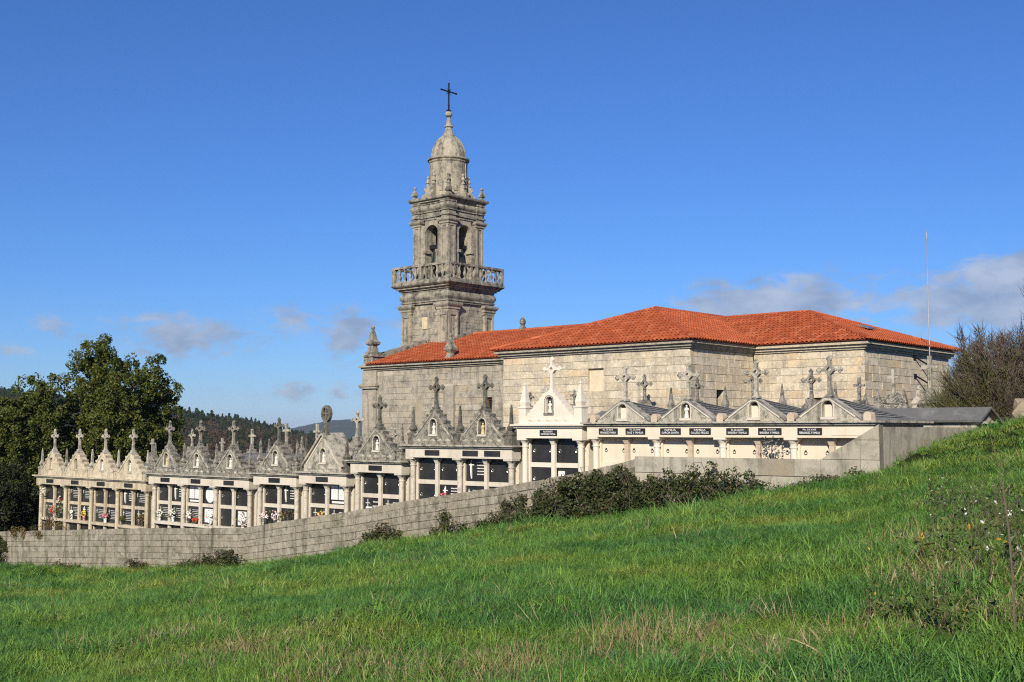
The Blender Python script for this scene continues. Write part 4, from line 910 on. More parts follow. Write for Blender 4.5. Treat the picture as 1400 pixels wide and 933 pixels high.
# ------------------------------------------------------------------ cemetery wall
WX = [-54.2, -46.2, -41.6, -35.3, -34.4, -31.6, -29.3, -26.5, -22.3, -19.6, -17.9]; WZ = [-4.66, -4.12, -3.82, -3.47, -3.34, -2.92, -2.6, -2.13, -1.55, -1.09, -.72]
wtop = lambda x: float(np.interp(x, WX, WZ))
CW = thing('block_wall', (-36, 25.3, -6), 'long grey concrete block wall climbing the slope below the tombs', 'wall')
xs = np.arange(-54.2, -17.89, .55); xs = list(xs) + [-17.9]
m = MB()
for a, b in zip(xs[:-1], xs[1:]): m.add([(a, 25.13, wtop(a) - 2.4), (b, 25.13, wtop(b) - 2.4), (b, 25.13, wtop(b) - .012), (a, 25.13, wtop(a) - .012), (a, 25.30, wtop(a) - 2.4), (b, 25.30, wtop(b) - 2.4), (b, 25.30, wtop(b) - .012), (a, 25.30, wtop(a) - .012)], [(0, 1, 2, 3), (5, 4, 7, 6), (3, 2, 6, 7)])
CWc = m.build('mortar_core', 'concrete_mortar', CW, fix=False)
blk = []
for k in range(8):
    x = -54.2 + (.26 if k % 2 else 0)
    if k % 2: blk.append((-54.2, x, k))
    while x < -17.92:
        e = min(x + .52, -17.9); blk.append((x, e, k)); x = e
bl2 = []
for a, b, k in blk:
    if b - a < .08: continue
    zt = wtop((a + b) / 2) - k * .235
    if zt < ground((a + b) / 2, 25.1) - .25: continue
    d = -(a + b) / 2 * -fw.x * -1 + 25 * fw.y; d = (a + b) / 2 * fw.x + 25.1 * fw.y
    vis = zt > ground((a + b) / 2, 25.1)
    bl2.append(((b - a) / d ** 2 * (1 if vis else .1), a, b, k))
bl2.sort(reverse=True); rest = MB(); shared = {}
for i, (_, a, b, k) in enumerate(bl2):
    g_ = .0045; gv = .008; rgp = random.uniform(-.01, .01); a_, b_ = a + gv, b - gv; za, zb_ = wtop(a_) - k * .235, wtop(b_) - k * .235; h = .235 - 2 * g_; q = .012
    if k == 0: za += random.uniform(-.015, .012); zb_ += random.uniform(-.015, .012)
    def V(y, i_): return [(a_ + i_, y, za - h - g_ + i_), (b_ - i_, y, zb_ - h - g_ + i_), (b_ - i_, y, zb_ - g_ - i_), (a_ + i_, y, za - g_ - i_)]
    vs = V(25.1 + rgp, q) + V(25.112 + rgp, 0) + V(25.31, 0)
    fs = [(0, 1, 2, 3), (4, 5, 1, 0), (5, 6, 2, 1), (6, 7, 3, 2), (7, 4, 0, 3), (8, 9, 5, 4), (9, 10, 6, 5), (10, 11, 7, 6), (11, 8, 4, 7)]
    if i < 300: MB().add(vs, fs).build('concrete_block', 'concrete_block', CW, fix=False)
    else: rest.add(vs, fs)
tag(rest.build('block_courses', 'concrete_block', CW, fix=False), kind='stuff')
RW = thing('ramped_wall', (-14, 25.3, -2), 'pale concrete panel wall with ramped end beside the cream-slab tombs', 'wall')
MB().box(-17.93, -12.62, 25.14, 25.34, -3, -.66).prism([(-12.62, -3), (-11.2, -3), (-11.2, .14), (-12.62, -.66)], 25.14, 25.34).build('core', 'concrete_mortar', RW)
MB().box(-11.4, -11.2, 25.35, 31.7, -2.5, .10).build('return_wall', 'concrete_panel', RW)
x = -17.87; k = 0; rg = random.Random(4)
for row, (zt, zb_) in enumerate(((-.65, -1.06), (-1.07, -1.5), (-1.51, -2.0))):
    x = -17.90; first = row % 2
    while x < -12.64:
        e = x + (.45 if first else .92 + rg.uniform(-.05, .05)); first = 0
        if e > -12.9: e = -12.63
        MB().box(x + .005, e - .005, 25.1 + rg.uniform(-.004, .004), 25.15, zb_ + .005, zt - .002).build('concrete_panel', 'concrete_panel', RW); x = e
rz = lambda x: -.645 + (x + 12.63) / 1.43 * .80
for a, b in ((-12.63, -12.1), (-12.1, -11.65), (-11.65, -11.195)):
    for z0, z1 in ((-2.0, -1.51), (-1.5, -1.07), (-1.06, -.65), (-.64, -.2), (-.19, .3)):
        ta, tb = min(z1, rz(a)), min(z1, rz(b))
        if tb <= z0 + .02: continue
        if ta <= z0: 
            xa = a + (z0 - rz(a)) / (rz(b) - rz(a)) * (b - a); poly = [(xa, z0), (b - .005, z0), (b - .005, tb)]
            if tb < rz(b) - .001: xi = a + (tb - rz(a)) / (rz(b) - rz(a)) * (b - a); poly = [(xa, z0), (b - .005, z0), (b - .005, tb), (xi, tb)]
        else:
            poly = [(a + .005, z0), (b - .005, z0), (b - .005, tb)]
            if ta < tb and tb < rz(b) - .001: xi = a + (tb - rz(a)) / (rz(b) - rz(a)) * (b - a); poly.append((xi, tb))
            poly.append((a + .005, ta))
        MB().prism(poly, 25.1 + rg.uniform(-.004, .004), 25.15).build('concrete_panel', 'concrete_panel', RW)
# ------------------------------------------------------------------ flowers on the ledges
def leaves_np(rg, centers, radii, n, size, aspect=.5, updir=0.):
    """n leaf quads around each centre; returns verts, faces"""
    C = np.repeat(np.asarray(centers, float), n, 0); Rr = np.repeat(np.asarray(radii, float), n)
    N = len(C); d = rg.normal(size=(N, 3)); d /= np.linalg.norm(d, axis=1)[:, None]; rr = Rr * rg.uniform(.35, 1.05, N) ** .6
    P = C + d * rr[:, None]
    nrm = d * .7 + rg.normal(size=(N, 3)) * .75; nrm[:, 2] += updir; nrm /= np.linalg.norm(nrm, axis=1)[:, None]
    a = np.cross(nrm, rg.normal(size=(N, 3))); a /= np.linalg.norm(a, axis=1)[:, None]; b = np.cross(nrm, a)
    L = size * rg.uniform(.6, 1.35, N)[:, None]; w = L * aspect
    V = np.stack([P - a * L * .5, P + b * w * .5 + nrm * L * .06, P + a * L * .5, P - b * w * .5 + nrm * L * .06], 1).reshape(-1, 3)
    F = [(4 * i, 4 * i + 1, 4 * i + 2, 4 * i + 3) for i in range(N)]
    return V, F
def add_leaves(m, rg, centers, radii, n, size, mi=0, **k):
    V, F = leaves_np(rg, centers, radii, n, size, **k); m.add([tuple(v) for v in V.tolist()], F, mi)
def flowers(x, z, label, cols_, vase, w=.16, h=.2, y=26.93, vh=.22, green='leaf_plant', dens=34, gn=60):
    w *= 1.2; h *= 1.25
    rg = np.random.default_rng(int(abs(x) * 1000)); F_ = thing('flower_arrangement', (x, y, z), label, 'flowers', 'flowers on the tomb ledges')
    if vase: MB().lathe(x, y, [(.05, z), (.06, z + .02), (.045, z + .05), (.065, z + vh * .7), (.07, z + vh), (.05, z + vh)], 10).build('vase', vase, F_, smooth=True)
    else: vh = .03
    zc = z + vh + h * .45
    m = MB(); add_leaves(m, rg, [(x, y, zc - .04)], [max(w, h) * .95], gn, .09); m.tube([(x, y, z), (x, y, zc)], .012, 5); tag(m.build('leaves', green, F_, fix=False), kind='stuff')
    for ci, c in enumerate(cols_):
        m = MB()
        for k in range(dens // len(cols_)):
            a = rg.normal(size=3); a /= np.linalg.norm(a); r = rg.uniform(.6, 1.05); px, py, pz = x + a[0] * w * r, y - abs(a[1]) * .10 * r, zc + a[2] * h * .62 * r
            m.ball(px, py, pz, rg.uniform(.022, .042), 6, 4, .7)
        tag(m.build('blossoms', c, F_), kind='stuff')
led = lambda zc: zc - 1.97
FL = [(-53.1, led(-2.05) + 1.05, 'white wreath of flowers hung high on the leftmost column', ['fl_white'], None, .13, .24, 26.72),
      (-51.95, led(-2.05) + .78, 'small red and white flowers high in the leftmost tomb bay', ['fl_red', 'fl_white'], None, .12, .16, 26.94),
      (-52.5, led(-2.05), 'red-orange flowers on the leftmost ledge', ['fl_orange', 'fl_red'], 'vase_dark', .15, .24, 26.9),
      (-51.9, led(-2.05), 'yellowish green potted plant on the leftmost ledge', [], 'vase_dark', .2, .26, 26.88),
      (-50.75, led(-2.05), 'leafy green plant in a white vase on the far-left tomb', ['fl_white'], 'vase_white', .1, .16, 26.9),
      (-49.6, led(-2.05), 'low green plant in a pink pot on the far-left tomb', ['fl_yellow'], 'vase_pink', .18, .18, 26.88),
      (-47.75, led(-2.05), 'bright pink flowers in a white vase on the far-left tomb', ['fl_pink'], 'vase_white', .17, .2, 26.9),
      (-46.35, led(-2.05), 'small dark pot of sparse greenery on the far-left tomb', [], 'vase_dark', .09, .1, 26.88),
      (-44.75, led(-2.05), 'small brownish green plant beside the fourth cream column', [], 'vase_dark', .1, .2, 26.88),
      (-43.35, led(-1.73), 'white flowers in a white vase, left of a pair on the three-gable tomb', ['fl_white'], 'vase_white', .18, .2, 26.86),
      (-42.35, led(-1.73), 'white flowers in a white vase, right of a pair on the three-gable tomb', ['fl_white'], 'vase_white', .18, .22, 26.86),
      (-41.2, led(-1.73), 'white flowers in a dark vase on the three-gable tomb', ['fl_white'], 'vase_dark', .16, .2, 26.86),
      (-40.7, led(-1.73), 'low red flowers in a dark pot on the three-gable tomb', ['fl_red', 'fl_orange'], 'vase_dark', .2, .1, 26.86, .1),
      (-39.75, led(-1.73), 'white flowers against a white plaque on the three-gable tomb', ['fl_white'], None, .14, .4, 26.93),
      (-37.65, led(-1.73), 'dark red and white flowers at the right end of the three-gable tomb', ['fl_brown', 'fl_white'], None, .17, .45, 26.93),
      (-36.1, led(-1.55), 'pink-white flowers left of a pair on the single dark tomb', ['fl_palepink', 'fl_white'], 'vase_dark', .2, .24, 26.84),
      (-35.5, led(-1.55), 'pink-white flowers right of a pair on the single dark tomb', ['fl_palepink', 'fl_white'], 'vase_dark', .2, .28, 26.84),
      (-34.75, led(-1.55), 'round brown-green bush on the single dark tomb', [], 'vase_dark', .24, .3, 26.84),
      (-32.85, led(-1.44), 'yellow and pink flowers below the ring-cross gable', ['fl_yellow', 'fl_pink'], 'vase_dark', .17, .28, 26.86),
      (-31.8, led(-1.44), 'red flowers by the right column of the ring-cross tomb', ['fl_red'], 'vase_dark', .1, .22, 26.86),
      (-30.25, led(-.98), 'white flowers on the single tomb by the church corner', ['fl_white'], 'vase_dark', .2, .18, 26.86, .16),
      (-26.68, led(-.43), 'pink-red flowers on the left half of the two-gable tomb', ['fl_pink', 'fl_red'], 'vase_dark', .15, .16, 26.86),
      (-25.5, led(-.43), 'salmon pink flowers on the right half of the two-gable tomb', ['fl_pink', 'fl_orange'], 'vase_dark', .15, .12, 26.86)]
for q in FL: flowers(q[0], q[1], q[2], q[3], q[4], q[5], q[6], q[7], *(q[8:9]), green='leaf_autumn' if 'brown' in q[2] else 'leaf_plant', gn=170 if not q[3] else 45)
flowers(-14.78, -.78, 'grey-green potted plant in front of the cream slabs', [], 'vase_dark', .26, .3, 26.7, green='leaf_greygreen', gn=160)
# ------------------------------------------------------------------ trees and bushes
def tree(name, label, x, y, lobes, trunk_h, mat, n_clump, n_leaf, size, seed, zb=None):
    rg = np.random.default_rng(seed); rr = random.Random(seed); zb = ground(x, y) - .2 if zb is None else zb
    T = thing(name, (x, y, zb), label, 'tree', 'dark leafy trees behind the left tombs')
    m = MB(); top = max(l[2] for l in lobes) - 3.0
    m.tube([(x, y, zb), (x + .1, y, zb + trunk_h * .5), (x - .1, y + .1, zb + trunk_h), (x, y, top)], [.42, .34, .26, .06], 9); tips = []
    for l in lobes:
        base = Vector((x, y, min(l[2] - .5, zb + trunk_h * rr.uniform(.7, 1.2)))); c = Vector(l[:3]); mid = (base + c) / 2 + Vector((rr.uniform(-.5, .5), rr.uniform(-.5, .5), rr.uniform(-.2, .6)))
        m.tube([base, mid, c], [.2, .13, .05], 6)
        for k in range(5):
            d = Vector((rr.uniform(-1, 1), rr.uniform(-1, 1), rr.uniform(-.3, 1))).normalized(); m.tube([c, c + d * l[3] * .5, c + d * l[3] * .7], [.05, .03, .01], 4)
    m.build('trunk', 'bark', T)
    cen = []; rad = []
    tot_ = sum(l[3] ** 2 for l in lobes)
    for l in lobes:
        k = max(6, int(n_clump * l[3] ** 2 / tot_)); d = rg.normal(size=(k, 3)); d /= np.linalg.norm(d, axis=1)[:, None]; q = np.where(rg.random(k) < .8, rg.uniform(.3, .95, k), rg.uniform(.95, 1.3, k))
        P = np.array(l[:3]) + d * (q * l[3])[:, None] * np.array([1, 1, l[4] if len(l) > 4 else .9]); cen += P.tolist(); rad += list(rg.uniform(.18, .46, k))
    m = MB(); add_leaves(m, rg, cen, rad, n_leaf, size, aspect=.62, updir=.35); tag(m.build('crown', mat, T, fix=False), kind='stuff')
    return T
def rayp(x, y, d):
    v = f3 + rt * ((x - 700) / 1590) - u3 * ((y - 466.5) / 1590); return v * d
def lob(x, y, d, r, sq=.9):
    p = rayp(x, y, d); return (p.x, p.y, p.z, r, sq)
tA = rayp(150, 590, 72)
tree('broadleaf_tree', 'tall dark green tree with open crown, highest of those left of the church', tA.x, tA.y,
     [lob(152, 505, 72, 1.7), lob(120, 500, 72.5, 1.2), lob(185, 530, 71, 1.7), lob(112, 545, 71.5, 1.8), lob(150, 560, 70.5, 2.0), lob(200, 565, 73, 1.8), lob(212, 522, 72.5, 1.15, 1.1), lob(222, 545, 72, 1.0), lob(100, 600, 71, 2.0), lob(160, 610, 70, 2.2), lob(212, 600, 72, 1.6), lob(228, 580, 73, 1.0, .7), lob(130, 650, 71, 2.3), lob(190, 650, 72, 2.2), lob(140, 485, 72.3, 1.0)], 4.5, 'leaf_oak', 900, 90, .155, 5)
tB = rayp(20, 600, 68)
tree('broadleaf_tree', 'dark green tree at the left edge, lower than its taller neighbour', tB.x, tB.y,
     [lob(58, 548, 69, 1.25, 1.2), lob(25, 565, 68, 1.7), lob(-10, 560, 67, 1.8), lob(50, 585, 68, 1.9), lob(5, 600, 66, 2.2), lob(-40, 590, 67, 2.2), lob(40, 635, 67, 2.2), lob(-5, 650, 66, 2.3), lob(60, 535, 69.5, .9, 1.3), lob(70, 650, 68, 2.0), lob(-55, 650, 67, 2.4)], 3.5, 'leaf_oak', 700, 90, .155, 6)
tC = rayp(10, 660, 61)
tree('broadleaf_tree', 'low shaded thicket tree below the left-edge tree, beside the far-left tomb', tC.x, tC.y, [lob(18, 672, 61, 1.5), lob(38, 690, 62, 1.3), lob(-15, 675, 60, 1.8), lob(25, 712, 61, 1.5), lob(-20, 715, 60, 1.6), lob(45, 720, 63, 1.1)], 1.2, 'leaf_oak_shaded', 200, 90, .15, 8)
def bramble(label, pts, size=.075, n=70, seed=1, name='bramble_bush', mat='leaf_bramble', stems=18, y_sp=.25, cat='bush'):
    """pts: (x, y, z above ground, radius) lumps"""
    rg = np.random.default_rng(seed); rr = random.Random(seed); x0 = sum(p[0] for p in pts) / len(pts); y0 = sum(p[1] for p in pts) / len(pts)
    T = thing(name, (x0, y0, ground(x0, y0)), label, cat, 'brambles along the wall' if cat == 'bush' else None)
    cen = []; rad = []
    for x, y, z, r in pts:
        k = max(4, int(26 * r)); d = rg.normal(size=(k, 3)); d /= np.linalg.norm(d, axis=1)[:, None]
        P = np.array([x, y, ground(x, y) + z]) + d * (rg.uniform(.3, 1.1, k) * r)[:, None] * np.array([1.1, .6, .85]); P[:, 2] = np.maximum(P[:, 2], ground(x, y) + .03); P[:, 1] = np.where(P[:, 2] < wtop(x) + .1 if x < -17.9 else P[:, 2] < -.6, np.minimum(P[:, 1], 24.98), P[:, 1]); cen += P.tolist(); rad += list(rg.uniform(.10, .24, k))
    m = MB(); add_leaves(m, rg, cen, rad, n, size, aspect=.7, updir=.3); tag(m.build('leaves', mat, T, fix=False), kind='stuff')
    m = MB()
    for k in range(stems):
        x, y, z, r = rr.choice(pts); b = Vector((x + rr.uniform(-r, r) * .6, y, ground(x, y))); t = b + Vector((rr.uniform(-r, r), rr.uniform(-.3, .05), z + r * rr.uniform(.6, 1.25)))
        e = t + Vector((rr.uniform(-.35, .35), rr.uniform(-.25, .0), -rr.uniform(.0, .25))); m.tube([b, (b + t) / 2 + Vector((rr.uniform(-.1, .1), 0, .1)), t, e], [.012, .010, .008, .004], 4)
    tag(m.build('stems', 'twig', T, fix=False), kind='stuff'); return T
bramble('large bramble mound against the wall below the white tomb', [(-19.0, 24.75, 1.05, .32), (-18.3, 24.75, .98, .34), (-17.8, 24.75, .85, .34), (-17.3, 24.75, .7, .3), (-20.0, 24.75, .85, .32), (-20.8, 24.75, .65, .3), (-22.2, 24.7, .25, .3), (-22.8, 24.75, .15, .25), (-21.6, 24.7, .25, .35), (-21.0, 24.6, .4, .45), (-20.3, 24.6, .55, .55), (-19.6, 24.6, .65, .65), (-18.9, 24.6, .7, .65), (-18.3, 24.6, .55, .6), (-17.7, 24.6, .45, .5), (-19.3, 24.3, .35, .5), (-18.3, 24.2, .25, .4), (-20.4, 24.3, .25, .4)], seed=11, stems=40)
bramble('bramble mound against the pale panel wall below the cream slabs', [(-17.0, 24.6, .45, .4), (-16.4, 24.6, .58, .42), (-15.8, 24.6, .6, .45), (-15.2, 24.6, .58, .45), (-14.6, 24.6, .4, .45), (-14.1, 24.6, .25, .35), (-16.0, 24.3, .2, .35), (-15.0, 24.3, .2, .35)], seed=12, stems=30)
bramble('low straggling weeds along the foot of the pale panel wall', [(-13.5, 24.8, .1, .18), (-13.0, 24.85, .12, .2), (-12.6, 24.85, .16, .2), (-12.1, 24.85, .12, .18), (-11.6, 24.85, .1, .15)], seed=13, stems=14, n=45)
bramble('rounded dark bramble clump halfway along the block wall', [(-27.6, 24.6, .3, .38), (-27.1, 24.6, .42, .42), (-26.6, 24.6, .25, .32), (-28.1, 24.6, .15, .25)], seed=14)
bramble('thin trailing bramble shoots on the block wall left of the mound', [(-25.0, 24.85, .15, .22), (-24.4, 24.85, .25, .26), (-23.9, 24.85, .2, .22), (-23.2, 24.85, .15, .2), (-22.5, 24.9, .3, .25), (-22.2, 24.95, .6, .2), (-21.8, 25.0, .8, .16), (-24.8, 24.95, .6, .12)], seed=15, n=42, stems=26)
bramble('small round bush at the wall foot under the three-gable tomb', [(-35.7, 24.6, .35, .4), (-35.2, 24.6, .4, .38), (-34.9, 24.6, .25, .3)], seed=16)
bramble('low spreading bramble left of the small round bush', [(-37.9, 24.7, .15, .3), (-37.2, 24.7, .25, .34), (-36.7, 24.7, .25, .32), (-38.6, 24.7, .1, .25)], seed=17, n=55)
bramble('dry bramble tuft at the wall foot near its left end', [(-41.9, 24.8, .2, .25), (-41.4, 24.8, .2, .28), (-40.9, 24.8, .1, .22)], seed=18, n=45)
bramble('weed clump by the left end of the block wall', [(-47.8, 24.8, .1, .22), (-47.2, 24.8, .12, .25), (-46.6, 24.8, .1, .2)], seed=19, n=40)
bramble('ivy and brambles hanging over the left end of the wall', [(-53.7, 24.9, .5, .5), (-53.9, 25.0, 1.1, .45), (-54.3, 25.0, 1.4, .5), (-54.6, 24.8, .6, .6), (-53.3, 25.0, .9, .3), (-55.4, 25.0, 1.0, .8), (-56.4, 25, .8, .8)], seed=20, n=75)
bramble('vine of yellowing leaves climbing before the second bay of the far-left tomb', [(-51.6, 26.1, 1.6, .4), (-51.1, 26.1, 1.9, .3), (-50.2, 26.1, 1.6, .35), (-52.3, 26.1, 1.5, .25)], seed=21, n=28, mat='leaf_autumn')
# broom shrub on the right
def strand_mesh(m, rr, b, d, L, bend, r, seg=4, mi=0):
    p = Vector(b); d = Vector(d).normalized(); pts = [p.copy()]
    for k in range(seg):
        d = (d + Vector((rr.uniform(-.12, .12), rr.uniform(-.12, .12), bend + rr.uniform(-.06, .1)))).normalized(); p = p + d * (L / seg); pts.append(p.copy())
    m.tube(pts, [r * (1 - .8 * k / seg) for k in range(seg + 1)], 3, mi); return pts
rr = random.Random(77); bp = rayp(1362, 560, 36); bx0, by0 = bp.x, bp.y; bz0 = -.2
BRM = thing('broom_shrub', (bx0, by0, bz0), 'big windswept broom shrub, half bare and half green, at the right edge', 'shrub')
def toward(dx, dz, dd): return rt * dx + Vector((0, 0, dz)) + fw * dd
mw = MB(); mt = MB(); mg = MB()
tips = []; B0 = Vector((bx0, by0, bz0))
for k in range(60):
    d = toward(rr.uniform(-.75, .9), rr.uniform(.45, 1.5), rr.uniform(-.5, .5)); L = rr.uniform(2.4, 4.5) * (1 if d.z > .9 else .72)
    if d.dot(rt) < -.2: L *= .72
    pts = strand_mesh(mw, rr, B0 + toward(rr.uniform(-.5, .7), 0, rr.uniform(-.3, .3)), d, L, .03, .04, 7); tips += pts[2:]
for k in range(9000):
    p = rr.choice(tips); sh = Vector(p) - B0; out = sh.normalized(); lat = sh.dot(rt)
    d = out * .6 + toward(rr.uniform(-.8, .8), rr.uniform(-.2, .9), rr.uniform(-.7, .7)); L = rr.uniform(.15, .6)
    green = rr.random() < (.7 if (lat < -.5 and sh.z < 2.2) else (.42 if lat > .8 else .16))
    strand_mesh(mg if green else mt, rr, Vector(p) + Vector((rr.gauss(0, .08), rr.gauss(0, .08), rr.gauss(0, .08))), d, L * (1.1 if green else 1), .05 if green else .0, .012 if green else .012, 3)
for k in range(2600):      # dense green whips on the left side
    q = rr.uniform(0, 1); b = B0 + toward(-1.75 * q + rr.uniform(-.2, .3), rr.uniform(.15, 1.5 - .55 * q), rr.uniform(-.7, .5)); strand_mesh(mg, rr, b, toward(-.6 + rr.uniform(-.3, .5), .6 + rr.uniform(-.25, .5), rr.uniform(-.4, .4)), rr.uniform(.35, .85), .06, .010, 3)
for k in range(2600):      # tangle of dead twigs low down
    b = B0 + toward(rr.uniform(-1.5, 1.8), rr.uniform(.0, 1.5), rr.uniform(-.7, .6)); strand_mesh(mt, rr, b, toward(rr.uniform(-1, 1), rr.uniform(-.3, .7), rr.uniform(-.7, .7)), rr.uniform(.3, .7), .0, .012, 3)
for k in range(4200):      # rounded mass of fine bare twigs
    while True:
        q = Vector((rr.uniform(-1, 1), rr.uniform(-1, 1), rr.uniform(-1, 1)))
        if q.length < 1 and rr.random() < .35 + .65 * q.length: break
    b = B0 + toward(.05 + q.x * 1.35 + .35 * q.z, 1.85 + q.z * 1.35, q.y * .8); d = toward(q.x * .8 + rr.uniform(-.6, .6), .5 + rr.uniform(-.5, .6), rr.uniform(-.6, .6))
    g_ = rr.random() < (.30 if q.z < .2 or q.x > .5 else .1)
    strand_mesh(mg if g_ else mt, rr, b, d, rr.uniform(.2, .5), .02, .0105, 3)
mw.build('branches', 'twig', BRM, fix=False); tag(mt.build('dead_twigs', 'twig', BRM, fix=False), kind='stuff'); tag(mg.build('green_whips', 'leaf_broom', BRM, fix=False), kind='stuff')
# boulder on the bank
def rock(label, c, r, seed, name='boulder', mat='rock'):
    bm = bmesh.new(); bmesh.ops.create_icosphere(bm, subdivisions=3, radius=1); rg = random.Random(seed); o = Vector((rg.uniform(0, 9), rg.uniform(0, 9), rg.uniform(0, 9)))
    from mathutils import noise as mn
    for v in bm.verts:
        p = v.co.copy(); q = max(abs(p.x), abs(p.y), abs(p.z)); p = p.lerp(p / q, .55) if q else p
        k = 1 + .22 * mn.noise(p * 1.3 + o) + .1 * mn.noise(p * 3.1 + o); v.co = Vector((p.x * r[0], p.y * r[1], p.z * r[2])) * k
    c = Vector((c[0], c[1], ground(c[0], c[1]) + r[2] * .35))
    me = bpy.data.meshes.new(name); bm.to_mesh(me); bm.free(); me.materials.append(MATS[mat]); ob = bpy.data.objects.new(name, me); col.objects.link(ob); ob.location = c; tag(ob, label, 'boulder'); ORG[ob.name] = Vector(c); return ob
rp = rayp(1420, 575, 31); rock('ochre boulder with mossy face at the right edge of the bank', rp, (.62, .5, .62), 3)
rp = rayp(1365, 593, 29); rock('low brown stone half sunk in grass before the boulder', rp - Vector((0, 0, .05)), (.42, .3, .12), 9, mat='rock_brown')
rp = rayp(1398, 585, 28.5); rock('small reddish stone at the right edge before the boulder', rp - Vector((0, 0, .08)), (.3, .25, .14), 12, mat='rock_brown')
# ------------------------------------------------------------------ instanced stuff
def gn_scatter(name, pts, rot, scl, idx, sources, mat_dummy, label, cat):
    me = bpy.data.meshes.new(name); me.from_pydata([tuple(p) for p in pts], [], [])
    for nme, typ, dat in (('rot', 'FLOAT_VECTOR', rot), ('scl', 'FLOAT_VECTOR', scl), ('idx', 'INT', idx)):
        a = me.attributes.new(nme, typ, 'POINT'); a.data.foreach_set('vector' if typ == 'FLOAT_VECTOR' else 'value', np.asarray(dat).ravel())
    o = bpy.data.objects.new(name, me); col.objects.link(o); tag(o, label, cat, kind='stuff')
    cl = bpy.data.collections.new(name + '_kinds')
    for k, sme in enumerate(sources): cl.objects.link(bpy.data.objects.new(f'{name}_kind_{chr(97 + k)}', sme))
    ng = bpy.data.node_groups.new(name, 'GeometryNodeTree'); ng.interface.new_socket('Geometry', in_out='INPUT', socket_type='NodeSocketGeometry'); ng.interface.new_socket('Geometry', in_out='OUTPUT', socket_type='NodeSocketGeometry')
    N = ng.nodes; i = N.new('NodeGroupInput'); u = N.new('NodeGroupOutput'); ins = N.new('GeometryNodeInstanceOnPoints'); ci = N.new('GeometryNodeCollectionInfo')
    ci.inputs['Collection'].default_value = cl; ci.inputs['Separate Children'].default_value = True; ci.inputs['Reset Children'].default_value = True; ins.inputs['Pick Instance'].default_value = True
    def attr(nm_, t):
        x = N.new('GeometryNodeInputNamedAttribute'); x.data_type = t; x.inputs['Name'].default_value = nm_; return x.outputs['Attribute']
    ng.links.new(i.outputs[0], ins.inputs['Points']); ng.links.new(ci.outputs[0], ins.inputs['Instance']); ng.links.new(attr('idx', 'INT'), ins.inputs['Instance Index'])
    e2r = N.new('FunctionNodeEulerToRotation'); ng.links.new(attr('rot', 'FLOAT_VECTOR'), e2r.inputs[0]); ng.links.new(e2r.outputs[0], ins.inputs['Rotation']); ng.links.new(attr('scl', 'FLOAT_VECTOR'), ins.inputs['Scale']); ng.links.new(ins.outputs[0], u.inputs[0])
    md = o.modifiers.new('scatter', 'NODES'); md.node_group = ng; return o
def tuft(nb, h, rad, seed, mat, lean=.5, w=.0055):
    rg = random.Random(seed); m = MB()
    for k in range(nb):
        a = rg.uniform(0, 6.283); r = rad * math.sqrt(rg.random()); b = Vector((r * math.cos(a), r * math.sin(a), -.02)); hh = h * rg.uniform(.55, 1.25); q = rg.uniform(0, 6.283); dr = Vector((math.cos(q), math.sin(q), 0)); s_ = Vector((-dr.y, dr.x, 0)) * w * rg.uniform(.7, 1.3); ln = lean * rg.uniform(.2, 1.3) * hh
        P = [b, b + dr * ln * .25 + Vector((0, 0, hh * .5)), b + dr * ln * .62 + Vector((0, 0, hh * .85)), b + dr * ln * 1.1 + Vector((0, 0, hh))]
        m.add([P[0] - s_, P[0] + s_, P[1] - s_ * .9, P[1] + s_ * .9, P[2] - s_ * .55, P[2] + s_ * .55, P[3]], [(0, 1, 3, 2), (2, 3, 5, 4), (4, 5, 6)])
    me = bpy.data.meshes.new('grass_tuft'); me.from_pydata([tuple(v) for v in m.v], [], m.f); me.materials.append(MATS[mat]); me.update(); return me
rg = np.random.default_rng(3)
kinds = [tuft(84, .09, .13, 1, 'grass', .9, .0032), tuft(84, .115, .14, 2, 'grass', 1.1, .0032), tuft(80, .075, .14, 3, 'grass', 1.3, .0036), tuft(80, .13, .12, 4, 'grass', .9, .0030), tuft(26, .13, .14, 5, 'straw', 1.0, .004), tuft(14, .2, .12, 6, 'straw', .8, .0032), tuft(16, .07, .05, 7, 'leaf_weed', 1.9, .016), tuft(30, .19, .10, 8, 'grass', .8, .0036)]
DRY = [(-5.2, 7.5, .8), (-5.85, 6.5, .7), (-4.9, 8.0, .5), (-9.6, 6.9, .7), (-4.2, 7.1, .7), (-5.15, 12.4, .6), (-3.5, 9.6, .6), (-6.9, 6.2, .5), (-7.8, 6.4, .5), (-6.2, 16.3, .5), (-12, 7.7, .5), (-3.0, 8.2, .6)]
P = []; RT = []; SC = []; IX = []
def cand(n, d0, d1):
    d = np.sqrt(rg.uniform(d0 ** 2, d1 ** 2, n)); l = rg.uniform(-1, 1, n) * (.52 * d + 2.5); return [(float(a * fw.x + b * rt.x), float(a * fw.y + b * rt.y), float(a)) for a, b in zip(d, l)]
pool = cand(20000, 3.5, 12) + cand(32000, 12, 24) + cand(36000, 24, 62)
